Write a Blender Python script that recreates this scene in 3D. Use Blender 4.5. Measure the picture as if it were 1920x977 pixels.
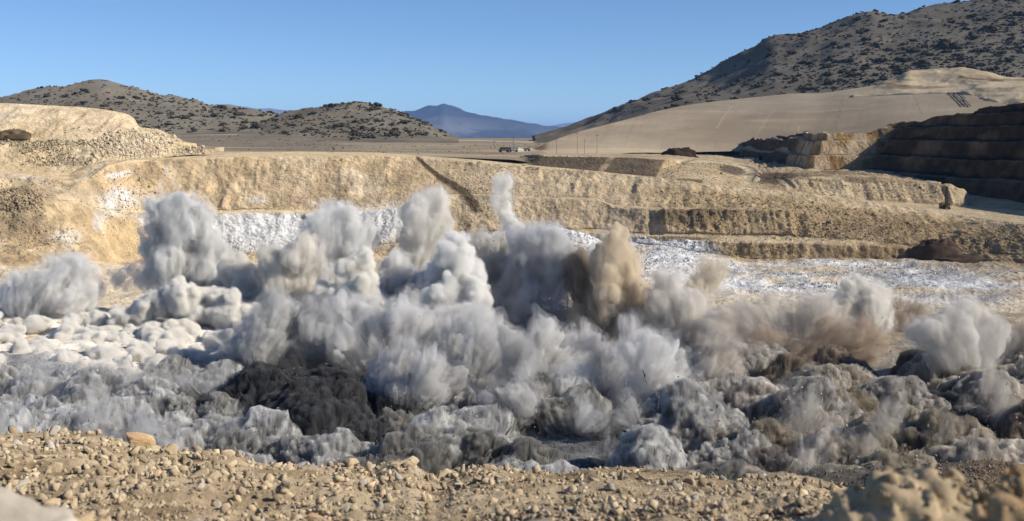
import bpy, math, random, time
import numpy as np
T0 = time.time()
sc = bpy.context.scene
for o in list(bpy.data.objects): bpy.data.objects.remove(o)
R = math.radians
rng = np.random.default_rng(11)
random.seed(5)

# ------------------------------------------------------------------ camera
F, CX, CY, HOR = 2059.0, 960.0, 488.5, 258.0
TH = math.atan((CY-HOR)/F)
cam_d = bpy.data.cameras.new('camera'); cam = bpy.data.objects.new('camera', cam_d)
sc.collection.objects.link(cam); sc.camera = cam
cam_d.sensor_width = 36; cam_d.lens = 36*F/1920; cam_d.clip_start = .2; cam_d.clip_end = 200000
cam.rotation_euler = (R(90)-TH, 0, 0)
cam_d.dof.use_dof = True; cam_d.dof.focus_distance = 45; cam_d.dof.aperture_fstop = 3.6

# ------------------------------------------------------------------ world and sun
SUN_EL, SUN_AZ = 31.0, 108.0            # azimuth clockwise from the view direction (+Y)
w = bpy.data.worlds.new('World'); sc.world = w; w.use_nodes = True
nt = w.node_tree; nt.nodes.clear()
sky = nt.nodes.new('ShaderNodeTexSky'); sky.sky_type = 'NISHITA'; sky.sun_disc = False
sky.sun_elevation = R(SUN_EL); sky.sun_rotation = R(SUN_AZ)
sky.air_density = 0.85; sky.dust_density = 0.0; sky.ozone_density = 5.5; sky.altitude = 2500
bg = nt.nodes.new('ShaderNodeBackground'); bg.inputs[1].default_value = 0.096
ow = nt.nodes.new('ShaderNodeOutputWorld')
nt.links.new(sky.outputs[0], bg.inputs[0]); nt.links.new(bg.outputs[0], ow.inputs[0])
sd = bpy.data.lights.new('sun', 'SUN'); so = bpy.data.objects.new('sun', sd); sc.collection.objects.link(so)
sd.energy = 5.0; sd.angle = R(.5); sd.color = (1, .93, .82)
az, el = R(SUN_AZ), R(SUN_EL)
SUN = np.array([math.sin(az)*math.cos(el), math.cos(az)*math.cos(el), math.sin(el)])
so.rotation_euler = (R(90)-el, 0, R(180)-az)
from mathutils import Vector
so.rotation_euler = Vector(SUN).to_track_quat('Z', 'Y').to_euler()
sc.view_settings.view_transform = 'Standard'; sc.view_settings.look = 'None'
sc.view_settings.exposure = 0.34; sc.view_settings.gamma = 1
cy = sc.cycles
cy.use_denoising = True
try: cy.denoiser = 'OPENIMAGEDENOISE'
except Exception: pass
cy.max_bounces = 8; cy.diffuse_bounces = 1; cy.glossy_bounces = 1; cy.transparent_max_bounces = 8
cy.volume_bounces = 5; cy.transmission_bounces = 1
cy.use_adaptive_sampling = True; cy.adaptive_threshold = 0.02

# ------------------------------------------------------------------ helpers
LAT = (rng.random((64, 64, 64))*2-1).astype(np.float32)
LAT = np.pad(LAT, ((0, 1),)*3, mode='wrap').ravel()
def _vn(P, seed):
    fl = np.floor(P); u = P-fl; u *= u*(3-2*u)
    i = fl.astype(np.int32); i += np.array([seed*31, seed*57, seed*17], np.int32); i &= 63
    b = i[:, 0]*4225+i[:, 1]*65+i[:, 2]
    ux, uy, uz = u[:, 0], u[:, 1], u[:, 2]
    def z(o):
        v = LAT.take(b+o); w_ = LAT.take(b+o+1); w_ -= v; w_ *= uz; v += w_; return v
    a = z(0); c = z(65); c -= a; c *= uy; a += c
    d = z(4225); c = z(4290); c -= d; c *= uy; d += c
    d -= a; d *= ux; a += d
    return a
def vnoise(P, seed=0):
    return fbm(P, 1., 1, seed)
ROT = np.array([[.36, .48, -.8], [-.8, .6, 0], [.48, .64, .6]], np.float32)
def fbm(P, wl, octv=3, seed=0, gain=.5, ridge=False):
    """layered value noise; wl: wavelength in metres, scalar or 3 values"""
    sh = P.shape[:-1]; P = np.asarray(P).reshape(-1, 3); out = np.empty(len(P), np.float32)
    inv = (np.ones(3)/np.asarray(wl, float)); Ms = []; M = np.diag(inv)@ROT.astype(float)
    for k in range(octv): Ms.append(M.astype(np.float32)); M = M@ROT*2.03
    for a0 in range(0, len(P), 24000):
        Q = P[a0:a0+24000].astype(np.float32); x, y, z = Q[:, 0], Q[:, 1], Q[:, 2]
        s = 0; a = 1.; t = 0
        for k in range(octv):
            M = Ms[k]; R3 = np.empty_like(Q)
            for c in range(3): R3[:, c] = x*M[0, c]+y*M[1, c]+z*M[2, c]+k*7.3
            n = _vn(R3, seed+k)
            if ridge: n = 1-2*np.abs(n)
            s = s+a*n; t += a; a *= gain
        out[a0:a0+24000] = s/t
    return out.reshape(sh)
def sst(e0, e1, x):
    t = np.clip((x-e0)/(e1-e0), 0, 1); return t*t*(3-2*t)
def Wp(px, py, d):
    px, py, d = np.broadcast_arrays(np.asarray(px, float), np.asarray(py, float), np.asarray(d, float))
    xc = (px-CX)/F; yc = (CY-py)/F
    Y = math.cos(TH)+math.sin(TH)*yc; Z = -math.sin(TH)+math.cos(TH)*yc
    return np.stack([xc/Y*d, d, Z/Y*d], -1)
def proj(P):
    x, y, z = P[..., 0], P[..., 1], P[..., 2]
    fwd = math.cos(TH)*y-math.sin(TH)*z; up = math.sin(TH)*y+math.cos(TH)*z
    fwd = np.maximum(fwd, 1e-3)
    return CX+F*x/fwd, CY-F*up/fwd
def pyz(z, d): return CY-F*math.tan(math.atan(z/d)+TH)
def C(*c): return np.array(c, dtype=np.float32)
def mix(a, b, t):
    t = np.asarray(t)[..., None]; return a*(1-t)+b*t
def blob(px, py, cx, cy_, rx, ry, soft=.5, wob=None):
    r = np.sqrt(((px-cx)/rx)**2+((py-cy_)/ry)**2)
    if wob is not None: r = r+wob
    return 1-sst(1-soft, 1+soft*.6, r)

col = sc.collection
def tag(o, label=None, cat=None, group=None, kind=None):
    if label: o['label'] = label
    if cat: o['category'] = cat
    if group: o['group'] = group
    if kind: o['kind'] = kind
    return o
def link(name, me, mat=None, parent=None):
    o = bpy.data.objects.new(name, me); col.objects.link(o)
    if mat is not None and me is not None:
        me.materials.clear(); me.materials.append(mat)
    if parent: o.parent = parent
    return o
def empty(name, loc=(0, 0, 0), rz=0):
    o = bpy.data.objects.new(name, None); col.objects.link(o); o.location = loc; o.rotation_euler = (0, 0, rz); return o
def mesh_np(name, V, Fc, colr=None, smooth=True):
    """V (n,3), Fc (m,k)"""
    me = bpy.data.meshes.new(name); V = np.asarray(V, dtype=np.float32); Fc = np.asarray(Fc, dtype=np.int32)
    n, m, k = len(V), len(Fc), Fc.shape[1]
    me.vertices.add(n); me.vertices.foreach_set('co', V.ravel())
    me.loops.add(m*k); me.loops.foreach_set('vertex_index', Fc.ravel())
    me.polygons.add(m); me.polygons.foreach_set('loop_start', np.arange(0, m*k, k, dtype=np.int32))
    if smooth: me.polygons.foreach_set('use_smooth', np.ones(m, dtype=bool))
    me.update(calc_edges=True)
    if colr is not None:
        a = me.color_attributes.new('Col', 'FLOAT_COLOR', 'POINT')
        c4 = np.ones((n, 4), np.float32); c4[:, :3] = np.clip(colr, 0, 1); a.data.foreach_set('color', c4.ravel())
    return me
def grid_faces(nr, nc):
    i = np.arange(nr*nc).reshape(nr, nc)
    return np.stack([i[:-1, :-1], i[:-1, 1:], i[1:, 1:], i[1:, :-1]], -1).reshape(-1, 4)
def grid_normals(P):
    du = np.gradient(P, axis=1); dv = np.gradient(P, axis=0)
    n = np.cross(du, dv); n /= np.maximum(np.linalg.norm(n, axis=-1, keepdims=True), 1e-9)
    s = np.sign((n*-P).sum(-1, keepdims=True)); s[s == 0] = 1
    return n*s
def lines_grid(lines, nsub, px0, px1, ncol, smooth=30, smy=0):
    """lines: back to front, each a list of (px,py,d); nsub: rows between them. -> world grid, px, py, s"""
    xs = np.linspace(px0, px1, ncol); L = []
    for ln in lines:
        a = np.array(ln, float); k = int(smooth/(px1-px0)*ncol); dd = np.interp(xs, a[:, 0], a[:, 2])
        if k > 1 and len(a) > 2:
            w_ = np.hanning(2*k+3)[1:-1]; w_ /= w_.sum(); dd = np.convolve(np.pad(dd, k, mode='edge'), w_, 'valid')
        yy = np.interp(xs, a[:, 0], a[:, 1]); k = int(smy/(px1-px0)*ncol)
        if k > 1:
            w_ = np.hanning(2*k+3)[1:-1]; w_ /= w_.sum(); yy = np.convolve(np.pad(yy, k, mode='reflect', reflect_type='odd'), w_, 'valid')
        L.append((yy, dd))
    PL = [Wp(xs, py, d) for py, d in L]
    rows, S = [], []
    for k in range(len(PL)-1):
        for t in np.linspace(0, 1, nsub[k], endpoint=False):
            rows.append(PL[k]*(1-t)+PL[k+1]*t); S.append(k+t)
    rows.append(PL[-1]); S.append(len(PL)-1)
    P = np.array(rows); S = np.repeat(np.array(S)[:, None], ncol, 1)
    px, py = proj(P)
    return P, px, py, S

# ------------------------------------------------------------------ materials
def newmat(name):
    m = bpy.data.materials.new(name); m.use_nodes = True; m.node_tree.nodes.clear(); return m, m.node_tree
def terrain_mat(name, sc1, sc2, bump=.5, var=.35, rough=1.0, base=None, bscale=None, bdist=None):
    """diffuse ground: vertex colour times two scales of noise (sizes in metres), with bump"""
    m, t = newmat(name); N, L = t.nodes, t.links
    out = N.new('ShaderNodeOutputMaterial'); b = N.new('ShaderNodeBsdfDiffuse'); b.inputs['Roughness'].default_value = .6
    L.new(b.outputs[0], out.inputs[0])
    geo = N.new('ShaderNodeTexCoord')
    n1 = N.new('ShaderNodeTexNoise'); n1.inputs['Scale'].default_value = 1/sc1; n1.inputs['Detail'].default_value = 6; n1.inputs['Roughness'].default_value = .65
    n2 = N.new('ShaderNodeTexNoise'); n2.inputs['Scale'].default_value = 1/sc2; n2.inputs['Detail'].default_value = 3
    for n in (n1, n2): L.new(geo.outputs['Object'], n.inputs['Vector'])
    if base is None:
        a = N.new('ShaderNodeVertexColor'); a.layer_name = 'Col'; src = a.outputs[0]
    else:
        a = N.new('ShaderNodeRGB'); a.outputs[0].default_value = (*base, 1); src = a.outputs[0]
    ad = N.new('ShaderNodeMath'); ad.operation = 'ADD'; L.new(n1.outputs[0], ad.inputs[0]); L.new(n2.outputs[0], ad.inputs[1])
    mr = N.new('ShaderNodeMapRange'); mr.inputs['From Min'].default_value = .7; mr.inputs['From Max'].default_value = 1.3
    mr.inputs['To Min'].default_value = 1-var; mr.inputs['To Max'].default_value = 1+var
    L.new(ad.outputs[0], mr.inputs['Value'])
    mx = N.new('ShaderNodeVectorMath'); mx.operation = 'SCALE'; L.new(src, mx.inputs[0]); L.new(mr.outputs[0], mx.inputs['Scale'])
    L.new(mx.outputs[0], b.inputs['Color'])
    bp = N.new('ShaderNodeBump'); bp.inputs['Strength'].default_value = bump; bp.inputs['Distance'].default_value = bdist or sc1*.4
    n3 = N.new('ShaderNodeTexNoise'); n3.inputs['Scale'].default_value = 1/(bscale or sc1*.6); n3.inputs['Detail'].default_value = 5; n3.inputs['Roughness'].default_value = .6
    L.new(geo.outputs['Object'], n3.inputs['Vector'])
    L.new(n3.outputs[0], bp.inputs['Height']); L.new(bp.outputs[0], b.inputs['Normal'])
    return m
def plain_mat(name, c, rough=.6, metal=0, var=.15, scale=1.):
    m, t = newmat(name); N, L = t.nodes, t.links
    out = N.new('ShaderNodeOutputMaterial'); b = N.new('ShaderNodeBsdfPrincipled'); L.new(b.outputs[0], out.inputs[0])
    b.inputs['Roughness'].default_value = rough; b.inputs['Metallic'].default_value = metal
    n = N.new('ShaderNodeTexNoise'); n.inputs['Scale'].default_value = scale; n.inputs['Detail'].default_value = 4
    tc = N.new('ShaderNodeTexCoord'); L.new(tc.outputs['Object'], n.inputs['Vector'])
    r = N.new('ShaderNodeValToRGB'); r.color_ramp.elements[0].position = .3; r.color_ramp.elements[1].position = .7
    r.color_ramp.elements[0].color = (*[x*(1-var) for x in c], 1); r.color_ramp.elements[1].color = (*[min(1, x*(1+var)) for x in c], 1)
    L.new(n.outputs[0], r.inputs[0]); L.new(r.outputs[0], b.inputs['Base Color'])
    return m
VM = {}
def vol_mat(c, dens, aniso=0.0):
    k = (tuple(c), dens, aniso)
    if k in VM: return VM[k]
    m, t = newmat('dust_volume'); N, L = t.nodes, t.links
    out = N.new('ShaderNodeOutputMaterial'); v = N.new('ShaderNodeVolumePrincipled')
    v.inputs['Color'].default_value = (*c, 1); v.inputs['Density'].default_value = dens; v.inputs['Anisotropy'].default_value = aniso
    L.new(v.outputs[0], out.inputs['Volume'])
    VM[k] = m; return m

HM = {}
def fib_vol_mat(c, dens, ang=.13, rate=.35, cvar=.35):
    """dust with fibres running out from the object's origin: density and tone vary with direction and, slowly, with distance"""
    k = (tuple(c), round(dens, 4), ang, cvar)
    if k in HM: return HM[k]
    m, t = newmat('streaked_dust'); N, L = t.nodes, t.links
    out = N.new('ShaderNodeOutputMaterial'); v = N.new('ShaderNodeVolumePrincipled')
    tc = N.new('ShaderNodeTexCoord'); nm = N.new('ShaderNodeVectorMath'); nm.operation = 'NORMALIZE'; L.new(tc.outputs['Object'], nm.inputs[0])
    ln = N.new('ShaderNodeVectorMath'); ln.operation = 'LENGTH'; L.new(tc.outputs['Object'], ln.inputs[0])
    s1 = N.new('ShaderNodeVectorMath'); s1.operation = 'SCALE'; s1.inputs['Scale'].default_value = 1/ang; L.new(nm.outputs[0], s1.inputs[0])
    oi = N.new('ShaderNodeObjectInfo'); mu = N.new('ShaderNodeMath'); mu.operation = 'MULTIPLY'; mu.inputs[1].default_value = 37; L.new(oi.outputs['Random'], mu.inputs[0])
    m2 = N.new('ShaderNodeMath'); m2.operation = 'MULTIPLY_ADD'; m2.inputs[1].default_value = .12; L.new(ln.outputs['Value'], m2.inputs[0]); L.new(mu.outputs[0], m2.inputs[2])
    no = N.new('ShaderNodeTexNoise'); no.noise_dimensions = '4D'; no.inputs['Scale'].default_value = 1; no.inputs['Detail'].default_value = 3.; no.inputs['Roughness'].default_value = .65
    L.new(s1.outputs[0], no.inputs['Vector']); L.new(m2.outputs[0], no.inputs['W'])
    mr = N.new('ShaderNodeMapRange'); mr.inputs['From Min'].default_value = .42; mr.inputs['From Max'].default_value = .62; mr.inputs['To Min'].default_value = dens*.05; mr.inputs['To Max'].default_value = dens*2.4
    L.new(no.outputs['Fac'], mr.inputs['Value']); L.new(mr.outputs[0], v.inputs['Density'])
    mc = N.new('ShaderNodeMix'); mc.data_type = 'RGBA'; mf = N.new('ShaderNodeMapRange'); mf.inputs['From Min'].default_value = .4; mf.inputs['From Max'].default_value = .62; L.new(no.outputs['Fac'], mf.inputs['Value']); L.new(mf.outputs[0], mc.inputs['Factor'])
    mc.inputs['A'].default_value = (*[x*(1-cvar) for x in c], 1); mc.inputs['B'].default_value = (*[x+(1-x)*cvar*min(1, x*1.15) for x in c], 1)
    L.new(mc.outputs['Result'], v.inputs['Color']); L.new(v.outputs[0], out.inputs['Volume'])
    m.cycles.volume_step_rate = rate
    HM[k] = m; return m
# ------------------------------------------------------------------ dust bodies: union of billows -> closed surface
def surface_nets(f, org, h):
    """f<0 inside, f>0 on the border. returns V, quads"""
    s = f < 0
    c = np.zeros(tuple(n-1 for n in f.shape), np.int8)
    corners = [(i, j, k) for i in (0, 1) for j in (0, 1) for k in (0, 1)]
    def sl(a, o): return a[o[0]:a.shape[0]-1+o[0], o[1]:a.shape[1]-1+o[1], o[2]:a.shape[2]-1+o[2]]
    for o in corners: c += sl(s, o)
    act = (c > 0) & (c < 8)
    idx = -np.ones(act.shape, np.int64); ii = np.argwhere(act); idx[act] = np.arange(len(ii))
    fv = {o: f[ii[:, 0]+o[0], ii[:, 1]+o[1], ii[:, 2]+o[2]] for o in corners}
    acc = np.zeros((len(ii), 3)); cnt = np.zeros(len(ii))
    for a in corners:
        for ax in range(3):
            if a[ax] == 0:
                b = list(a); b[ax] = 1; b = tuple(b)
                va, vb = fv[a], fv[b]; m = (va < 0) != (vb < 0)
                t = np.where(m, va/np.where(m, va-vb, 1), 0)
                p = np.array(a, float)[None]+t[:, None]*(np.array(b)-np.array(a))[None]
                acc[m] += p[m]; cnt[m] += 1
    V = (ii+acc/cnt[:, None])*h+np.asarray(org)
    Q = []
    for ax in range(3):
        u, v = [(1, 2), (2, 0), (0, 1)][ax]
        a = np.take(s, range(0, s.shape[ax]-1), axis=ax); b = np.take(s, range(1, s.shape[ax]), axis=ax)
        e = np.argwhere(a != b)
        e = e[(e[:, u] > 0) & (e[:, v] > 0) & (e[:, u] < s.shape[u]-1) & (e[:, v] < s.shape[v]-1)]
        ins = s[e[:, 0], e[:, 1], e[:, 2]]
        def cell(du, dv):
            q = e.copy(); q[:, u] -= du; q[:, v] -= dv
            return idx[q[:, 0], q[:, 1], q[:, 2]]
        q = np.stack([cell(1, 1), cell(0, 1), cell(0, 0), cell(1, 0)], -1)
        q[~ins] = q[~ins][:, ::-1]
        Q.append(q)
    return V, np.concatenate(Q)
def billow_field(base, h, rs, sub=(10, .45), sub2=(6, .25), nz=(.25, 3., 1.), pad=2.0, stretch=1.0, streak=None):
    """base: list of (center(3), radius). sub: spheres per base sphere, relative size. nz: amplitude (m), wavelength (m), vertical stretch"""
    S = [(np.array(c, float), r) for c, r in base]
    allS = list(S)
    lvl = S
    for cnt, rel in (sub, sub2):
        nxt = []
        for c, r in lvl:
            for _ in range(cnt):
                d = rs.normal(size=3); d /= np.linalg.norm(d)
                if d[2] < -.5: d[2] *= -1
                rr = r*rel*rs.uniform(.7, 1.25)
                nxt.append((c+d*(r*rs.uniform(.8, 1.0)), rr))
        allS += nxt; lvl = nxt
    cs = np.array([c for c, r in allS]); rr = np.array([r for c, r in allS])
    p = pad+nz[0]*1.2
    lo = (cs-rr[:, None]).min(0)-p; hi = (cs+rr[:, None]).max(0)+p
    n = np.ceil((hi-lo)/h).astype(int)+1
    f = np.full(n, pad+1., np.float32)
    g = [lo[k]+h*np.arange(n[k]) for k in range(3)]
    for c, r in zip(cs, rr):
        m = r+pad+1
        a = np.maximum(((c-m-lo)/h).astype(int), 0); b = np.minimum(((c+m-lo)/h).astype(int)+2, n)
        X = g[0][a[0]:b[0]][:, None, None]-c[0]; Y = g[1][a[1]:b[1]][None, :, None]-c[1]; Z = g[2][a[2]:b[2]][None, None]-c[2]
        dd = np.sqrt(X*X+Y*Y+Z*Z/(stretch*stretch))-r
        v = f[a[0]:b[0], a[1]:b[1], a[2]:b[2]]; np.minimum(v, dd, out=v)
    amax = nz[0]*1.1+(streak[0]*1.1 if streak is not None else 0)+.3
    near = (f < pad+amax) & (f > -amax-.2)
    Gn = (np.argwhere(near)*h+lo).astype(np.float32)
    nn = np.zeros_like(f)
    nn[near] = fbm(Gn, (nz[1], nz[1], nz[1]*nz[2]), 4, int(rs.integers(99)), gain=.55)*nz[0]
    if streak is not None:
        # fibres running outward from a source point low in the body: (amplitude, angular size, depth of the source in radii, lean x)
        amp, ang, dep, lean = streak
        r0 = max(r for c, r in base); b0_ = min(base, key=lambda q: q[0][2])
        src = np.array(b0_[0])-np.array([lean*r0, 0, dep*r0])
        q = Gn-src; rl = np.linalg.norm(q, axis=1, keepdims=True)
        Qn = np.concatenate([q/rl/ang, rl/(r0*1.6)], 1); Qn = Qn[:, :3]+Qn[:, 3:]*.6
        nn[near] += amp*fbm(Qn, 1., 4, int(rs.integers(99)), gain=.6, ridge=True)
    f = f+nn
    for ax in range(3):
        for e in (0, -1):
            i = [slice(None)]*3; i[ax] = e; f[tuple(i)] = pad+1
    return f, lo
def plume(name, label, cat, blobs, d, color, dens, h=.4, sub=(10, .45), sub2=(5, .3), nz=(.5, 4., 1.), seed=0,
          veil=(1.1, .25), depth_j=.5, aniso=0.0, stretch=1.0, group=None, core_shift=0., streak=None):
    """blobs: (px, py, r_px[, depth offset m]); a dense core and a thin veil round it"""
    rs = np.random.default_rng(seed)
    base = []
    for b in blobs:
        dd = d+(b[3] if len(b) > 3 else rs.uniform(-1, 1)*depth_j*b[2]/F*d)
        base.append((Wp(b[0], b[1], dd), b[2]/F*dd))
    f, lo = billow_field(base, h, rs, sub, sub2, nz, pad=max(2., veil[0]+1.2), stretch=stretch, streak=streak)
    t = empty(name, (0, 0, 0)); tag(t, label, cat, group)
    org = np.array([base[0][0][0], base[0][0][1], min(b[0][2]-b[1] for b in base)])
    t.location = org
    V, Q = surface_nets(f+core_shift, lo, h)
    if streak is not None:
        r0 = max(r for c, r in base); b0_ = min(base, key=lambda q: q[0][2]); src = np.array(b0_[0])-np.array([streak[3]*r0, 0, streak[2]*r0])
        link('core', mesh_np('core', V-src, Q), fib_vol_mat(color, dens, streak[1]*.8, .3, .25), t).location = Vector(src-org)
    else: link('core', mesh_np('core', V-org, Q), vol_mat(color, dens, aniso), t)
    if veil:
        fc = f[::2, ::2, ::2]-veil[0]
        fc = np.pad(fc, 1, constant_values=3.)
        V, Q = surface_nets(fc, lo-2*h, 2*h)
        if streak is not None: link('veil', mesh_np('veil', V-src, Q), fib_vol_mat(color, dens*veil[1], streak[1]*.8, .3, .1), t).location = Vector(src-org)
        else: link('veil', mesh_np('veil', V-org, Q), vol_mat(color, dens*veil[1], aniso), t)
    return t
# ------------------------------------------------------------------ palette (linear base colours)
CREAM = C(.59, .465, .305); CREAM2 = C(.65, .545, .40); CHALK = C(.66, .65, .63); TAN = C(.42, .31, .18)
BROWN = C(.26, .18, .10); DARKB = C(.13, .095, .06); GREYB = C(.20, .155, .11); HILL = C(.18, .158, .12)
OCHRE = C(.48, .31, .13)
def crest_shadow(x): return x
M_WALL = terrain_mat('pit_wall_rock', 1.1, 7, bump=1., var=.36, bdist=1.6, bscale=2.2)
M_HILL = terrain_mat('hill_scrub_soil', 4, 40, bump=.4, var=.16, bdist=2)
M_SLOPE = terrain_mat('tailings_soil', 4, 30, bump=.35, var=.08, bdist=.7)
M_PLAIN = terrain_mat('plain_scrub', 8, 90, bump=.2, var=.22, bdist=1.5)
def grid_obj(name, P, colr, mat, kind='structure', label=None, cat=None):
    o = link(name, mesh_np(name, P.reshape(-1, 3), grid_faces(*P.shape[:2]), colr.reshape(-1, 3)), mat)
    return tag(o, label, cat, None, kind)

# ---- desert plain to the horizon
pl_lines = [
    [(-1600, pyz(-12, 60000), 60000), (3500, pyz(-12, 60000), 60000)],
    [(-1600, pyz(-9, 9000), 9000), (3500, pyz(-9, 9000), 9000)],
    [(-1600, 259, 4000), (3500, 259, 4000)],
    [(-1600, 262, 1900), (200, 250, 1900), (330, 245, 1800), (500, 243, 1750), (600, 252, 1750), (700, 262, 1800), (850, 263, 1900), (3500, 263, 1900)],
    [(-1600, 272, 1350), (300, 265, 1350), (700, 272, 1300), (960, 270, 1350), (3500, 270, 1350)],
    [(-1600, 280, 1000), (300, 276, 1000), (700, 279, 1000), (960, 281, 1000), (1030, 284, 1000), (1060, 380, 1000), (3500, 400, 1000)],
    [(-1600, 300, 520), (300, 290, 560), (700, 290, 570), (960, 300, 560), (1020, 308, 560), (1060, 520, 560), (3500, 540, 520)]]
P, px, py, S = lines_grid(pl_lines, [4, 8, 12, 12, 22, 24], -1600, 3500, 600)
n = fbm(P, (90, 60, 60), 4, 3)
P[..., 2] += np.clip(P[..., 1]/1000, 0, 1.0)*n*1.1*(P[..., 1] < 3500)
c = mix(HILL*1.0, C(.36, .29, .19), sst(-.1, .35, fbm(P, (130, 50, 50), 4, 9)))
c = mix(c, GREYB*1.05, sst(.0, .3, fbm(P, (60, 18, 18), 3, 21))*.8)
c = mix(c, C(.17, .142, .11), blob(px, py, 470, 262, 190, 24, .4)); c = mix(c, C(.26, .215, .155), sst(640, 700, px)*(1-sst(985, 1010, px))*.6)
c = mix(c, C(.52, .42, .28), sst(.25, .4, fbm(P, (220, 60, 25), 3, 31))*.35)
c = mix(c, C(.60, .49, .33), sst(0.93, 1, 1-np.abs(py-265-2*np.sin(px*.02))/22)*(np.abs(px-870) < 130)*.5)
c = mix(c, C(.6, .52, .38), blob(px, py, 980, 281, 22, 3.2, .6))
grid_obj('desert_plain', P, c, M_PLAIN); PLAIN = (P, px, py)

# ---- far blue mountains
def ridge_sheet(name, ridge, d0, dr, zb, px0, px1, ncol, nr, colr, mat, amp, wl, base_py=266, back=.12, seed=0, foot=None):
    lines = [[(x, pyz(zb, dr*(1+back)), dr*(1+back)) for x in (px0, px1)],
             [(x, y, dr) for x, y in ridge],
             foot if foot else [(x, base_py, d0) for x in (px0, px1)]]
    lines.append([(x, y+40, d-15) for x, y, d in lines[2]])
    P, px, py, S = lines_grid(lines, [8, nr, 3], px0, px1, ncol)
    N = grid_normals(P); t = np.clip(S-1, 0, 1); env = sst(0, .12, t)*(1-t)**.5*(S >= 1)
    P0 = P
    P = P+N*(fbm(P, wl, 5, seed, ridge=True)*amp*env)[..., None]
    P[..., 2] += (fbm(P0, (wl[0]*.12,)*3, 3, seed+2)*amp*.07*(t < .5)*(S > .9))
    c = colr(P, px, py, t)
    return grid_obj(name, P, c, mat), P, px, py
M_FAR = terrain_mat('far_mountain_rock', 300, 1500, bump=.2, var=.12, bdist=60)
fm = [(560, 262), (640, 240), (700, 226), (745, 219), (780, 213), (795, 208), (808, 205), (822, 200), (831, 194), (839, 199), (848, 203), (860, 207), (880, 214), (905, 221), (925, 226), (948, 230),
      (975, 231), (1000, 232), (1020, 236), (1045, 238), (1062, 242), (1085, 246), (1115, 249), (1200, 254), (1300, 262)]
ridge_sheet('far_mountain', fm, 17000, 21000, -20, 560, 1300, 260, 50,
            lambda P, px, py, t: mix(C(.055, .055, .058), C(.17, .165, .165), sst(.1, .5, fbm(P, (1500, 900, 500), 4, 5, ridge=True))*sst(.3, .9, t)), M_FAR, 260, (2600, 2600, 1500), seed=4)
fm2 = [(1000, 262), (1030, 236), (1050, 233), (1070, 230), (1092, 227), (1110, 229), (1130, 232), (1200, 240), (1300, 255), (1400, 262)]
ridge_sheet('distant_ridge', fm2, 36000, 38000, -30, 1000, 1400, 120, 20, lambda P, px, py, t: np.ones(P.shape, np.float32)*C(.2, .17, .15), M_FAR, 300, (3000, 3000, 2000), seed=7)
fm3 = [(300, 262), (360, 212), (385, 203), (405, 201), (430, 199), (455, 203), (500, 209), (540, 213), (580, 220), (640, 245), (700, 262)]
ridge_sheet('distant_ridge', fm3, 30000, 32000, -30, 300, 700, 120, 20, lambda P, px, py, t: np.ones(P.shape, np.float32)*C(.2, .17, .15), M_FAR, 250, (3000, 3000, 2000), seed=8)

# ---- left hills
def hillcol(seed, base=HILL):
    def f(P, px, py, t):
        c = mix(base, base*C(.78, .76, .76), sst(-.2, .4, fbm(P, (120, 120, 60), 4, seed)))
        c = mix(c, C(.17, .14, .10), sst(.15, .4, fbm(P, (70, 90, 25), 4, seed+5))*.55)
        return c
    return f
h1 = [(-400, 225), (-200, 212), (-80, 196), (0, 187), (30, 180), (60, 173), (90, 168), (125, 162), (150, 154), (165, 150), (185, 148), (203, 150), (225, 157), (250, 164), (280, 174), (305, 180),
      (340, 187), (370, 195), (395, 203), (430, 200), (450, 202), (475, 206), (505, 212), (535, 217), (580, 232), (640, 250), (700, 262)]
_, HP1, hx1, hy1 = ridge_sheet('scrub_hill', h1, 1700, 2300, -5, -400, 700, 300, 60, hillcol(12), M_HILL, 16, (190, 190, 120), seed=14,
            foot=[(-400, 262, 1500), (200, 262, 1500), (330, 250, 1600), (500, 247, 1600), (640, 258, 1600), (700, 262, 1600)])
h2 = [(440, 258), (480, 243), (500, 232), (520, 222), (545, 214), (570, 209), (600, 202), (630, 196), (655, 193), (685, 192), (705, 196), (725, 203), (745, 208), (765, 216), (785, 226), (805, 238), (822, 250), (838, 260), (860, 264)]
_, HP2, hx2, hy2 = ridge_sheet('scrub_hill', h2, 1500, 1850, -6, 440, 860, 190, 50, hillcol(33), M_HILL, 13, (150, 150, 100), seed=24,
            foot=[(440, 256, 1500), (560, 256, 1500), (640, 261, 1500), (700, 264, 1500), (860, 265, 1500)])

# ---- right mountain
rm = [(1000, 268), (1060, 255), (1100, 243), (1125, 234), (1150, 221), (1175, 207), (1205, 193), (1240, 178), (1270, 167), (1300, 155), (1331, 142), (1360, 127), (1382, 114), (1408, 97), (1433, 79),
      (1445, 70), (1456, 65), (1480, 63), (1505, 62), (1523, 57), (1541, 51), (1566, 39), (1590, 33), (1607, 30), (1638, 27), (1655, 30), (1674, 32), (1690, 29), (1705, 26), (1730, 17), (1766, 8),
      (1795, 4), (1822, 0), (1850, -10), (1900, -22), (2000, -30), (2150, -60), (2400, -80)]
_, MP, mx_, my_ = ridge_sheet('scrub_mountain', rm, 1300, 2000, -10, 1000, 2400, 430, 120, hillcol(41, C(.165, .145, .112)), M_HILL, 26, (260, 260, 200), seed=34, base_py=255,
            foot=[(1000, 268, 1500), (1120, 245, 1500), (1280, 215, 1500), (1500, 190, 1500), (1700, 170, 1500), (2400, 170, 1500)])

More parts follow.
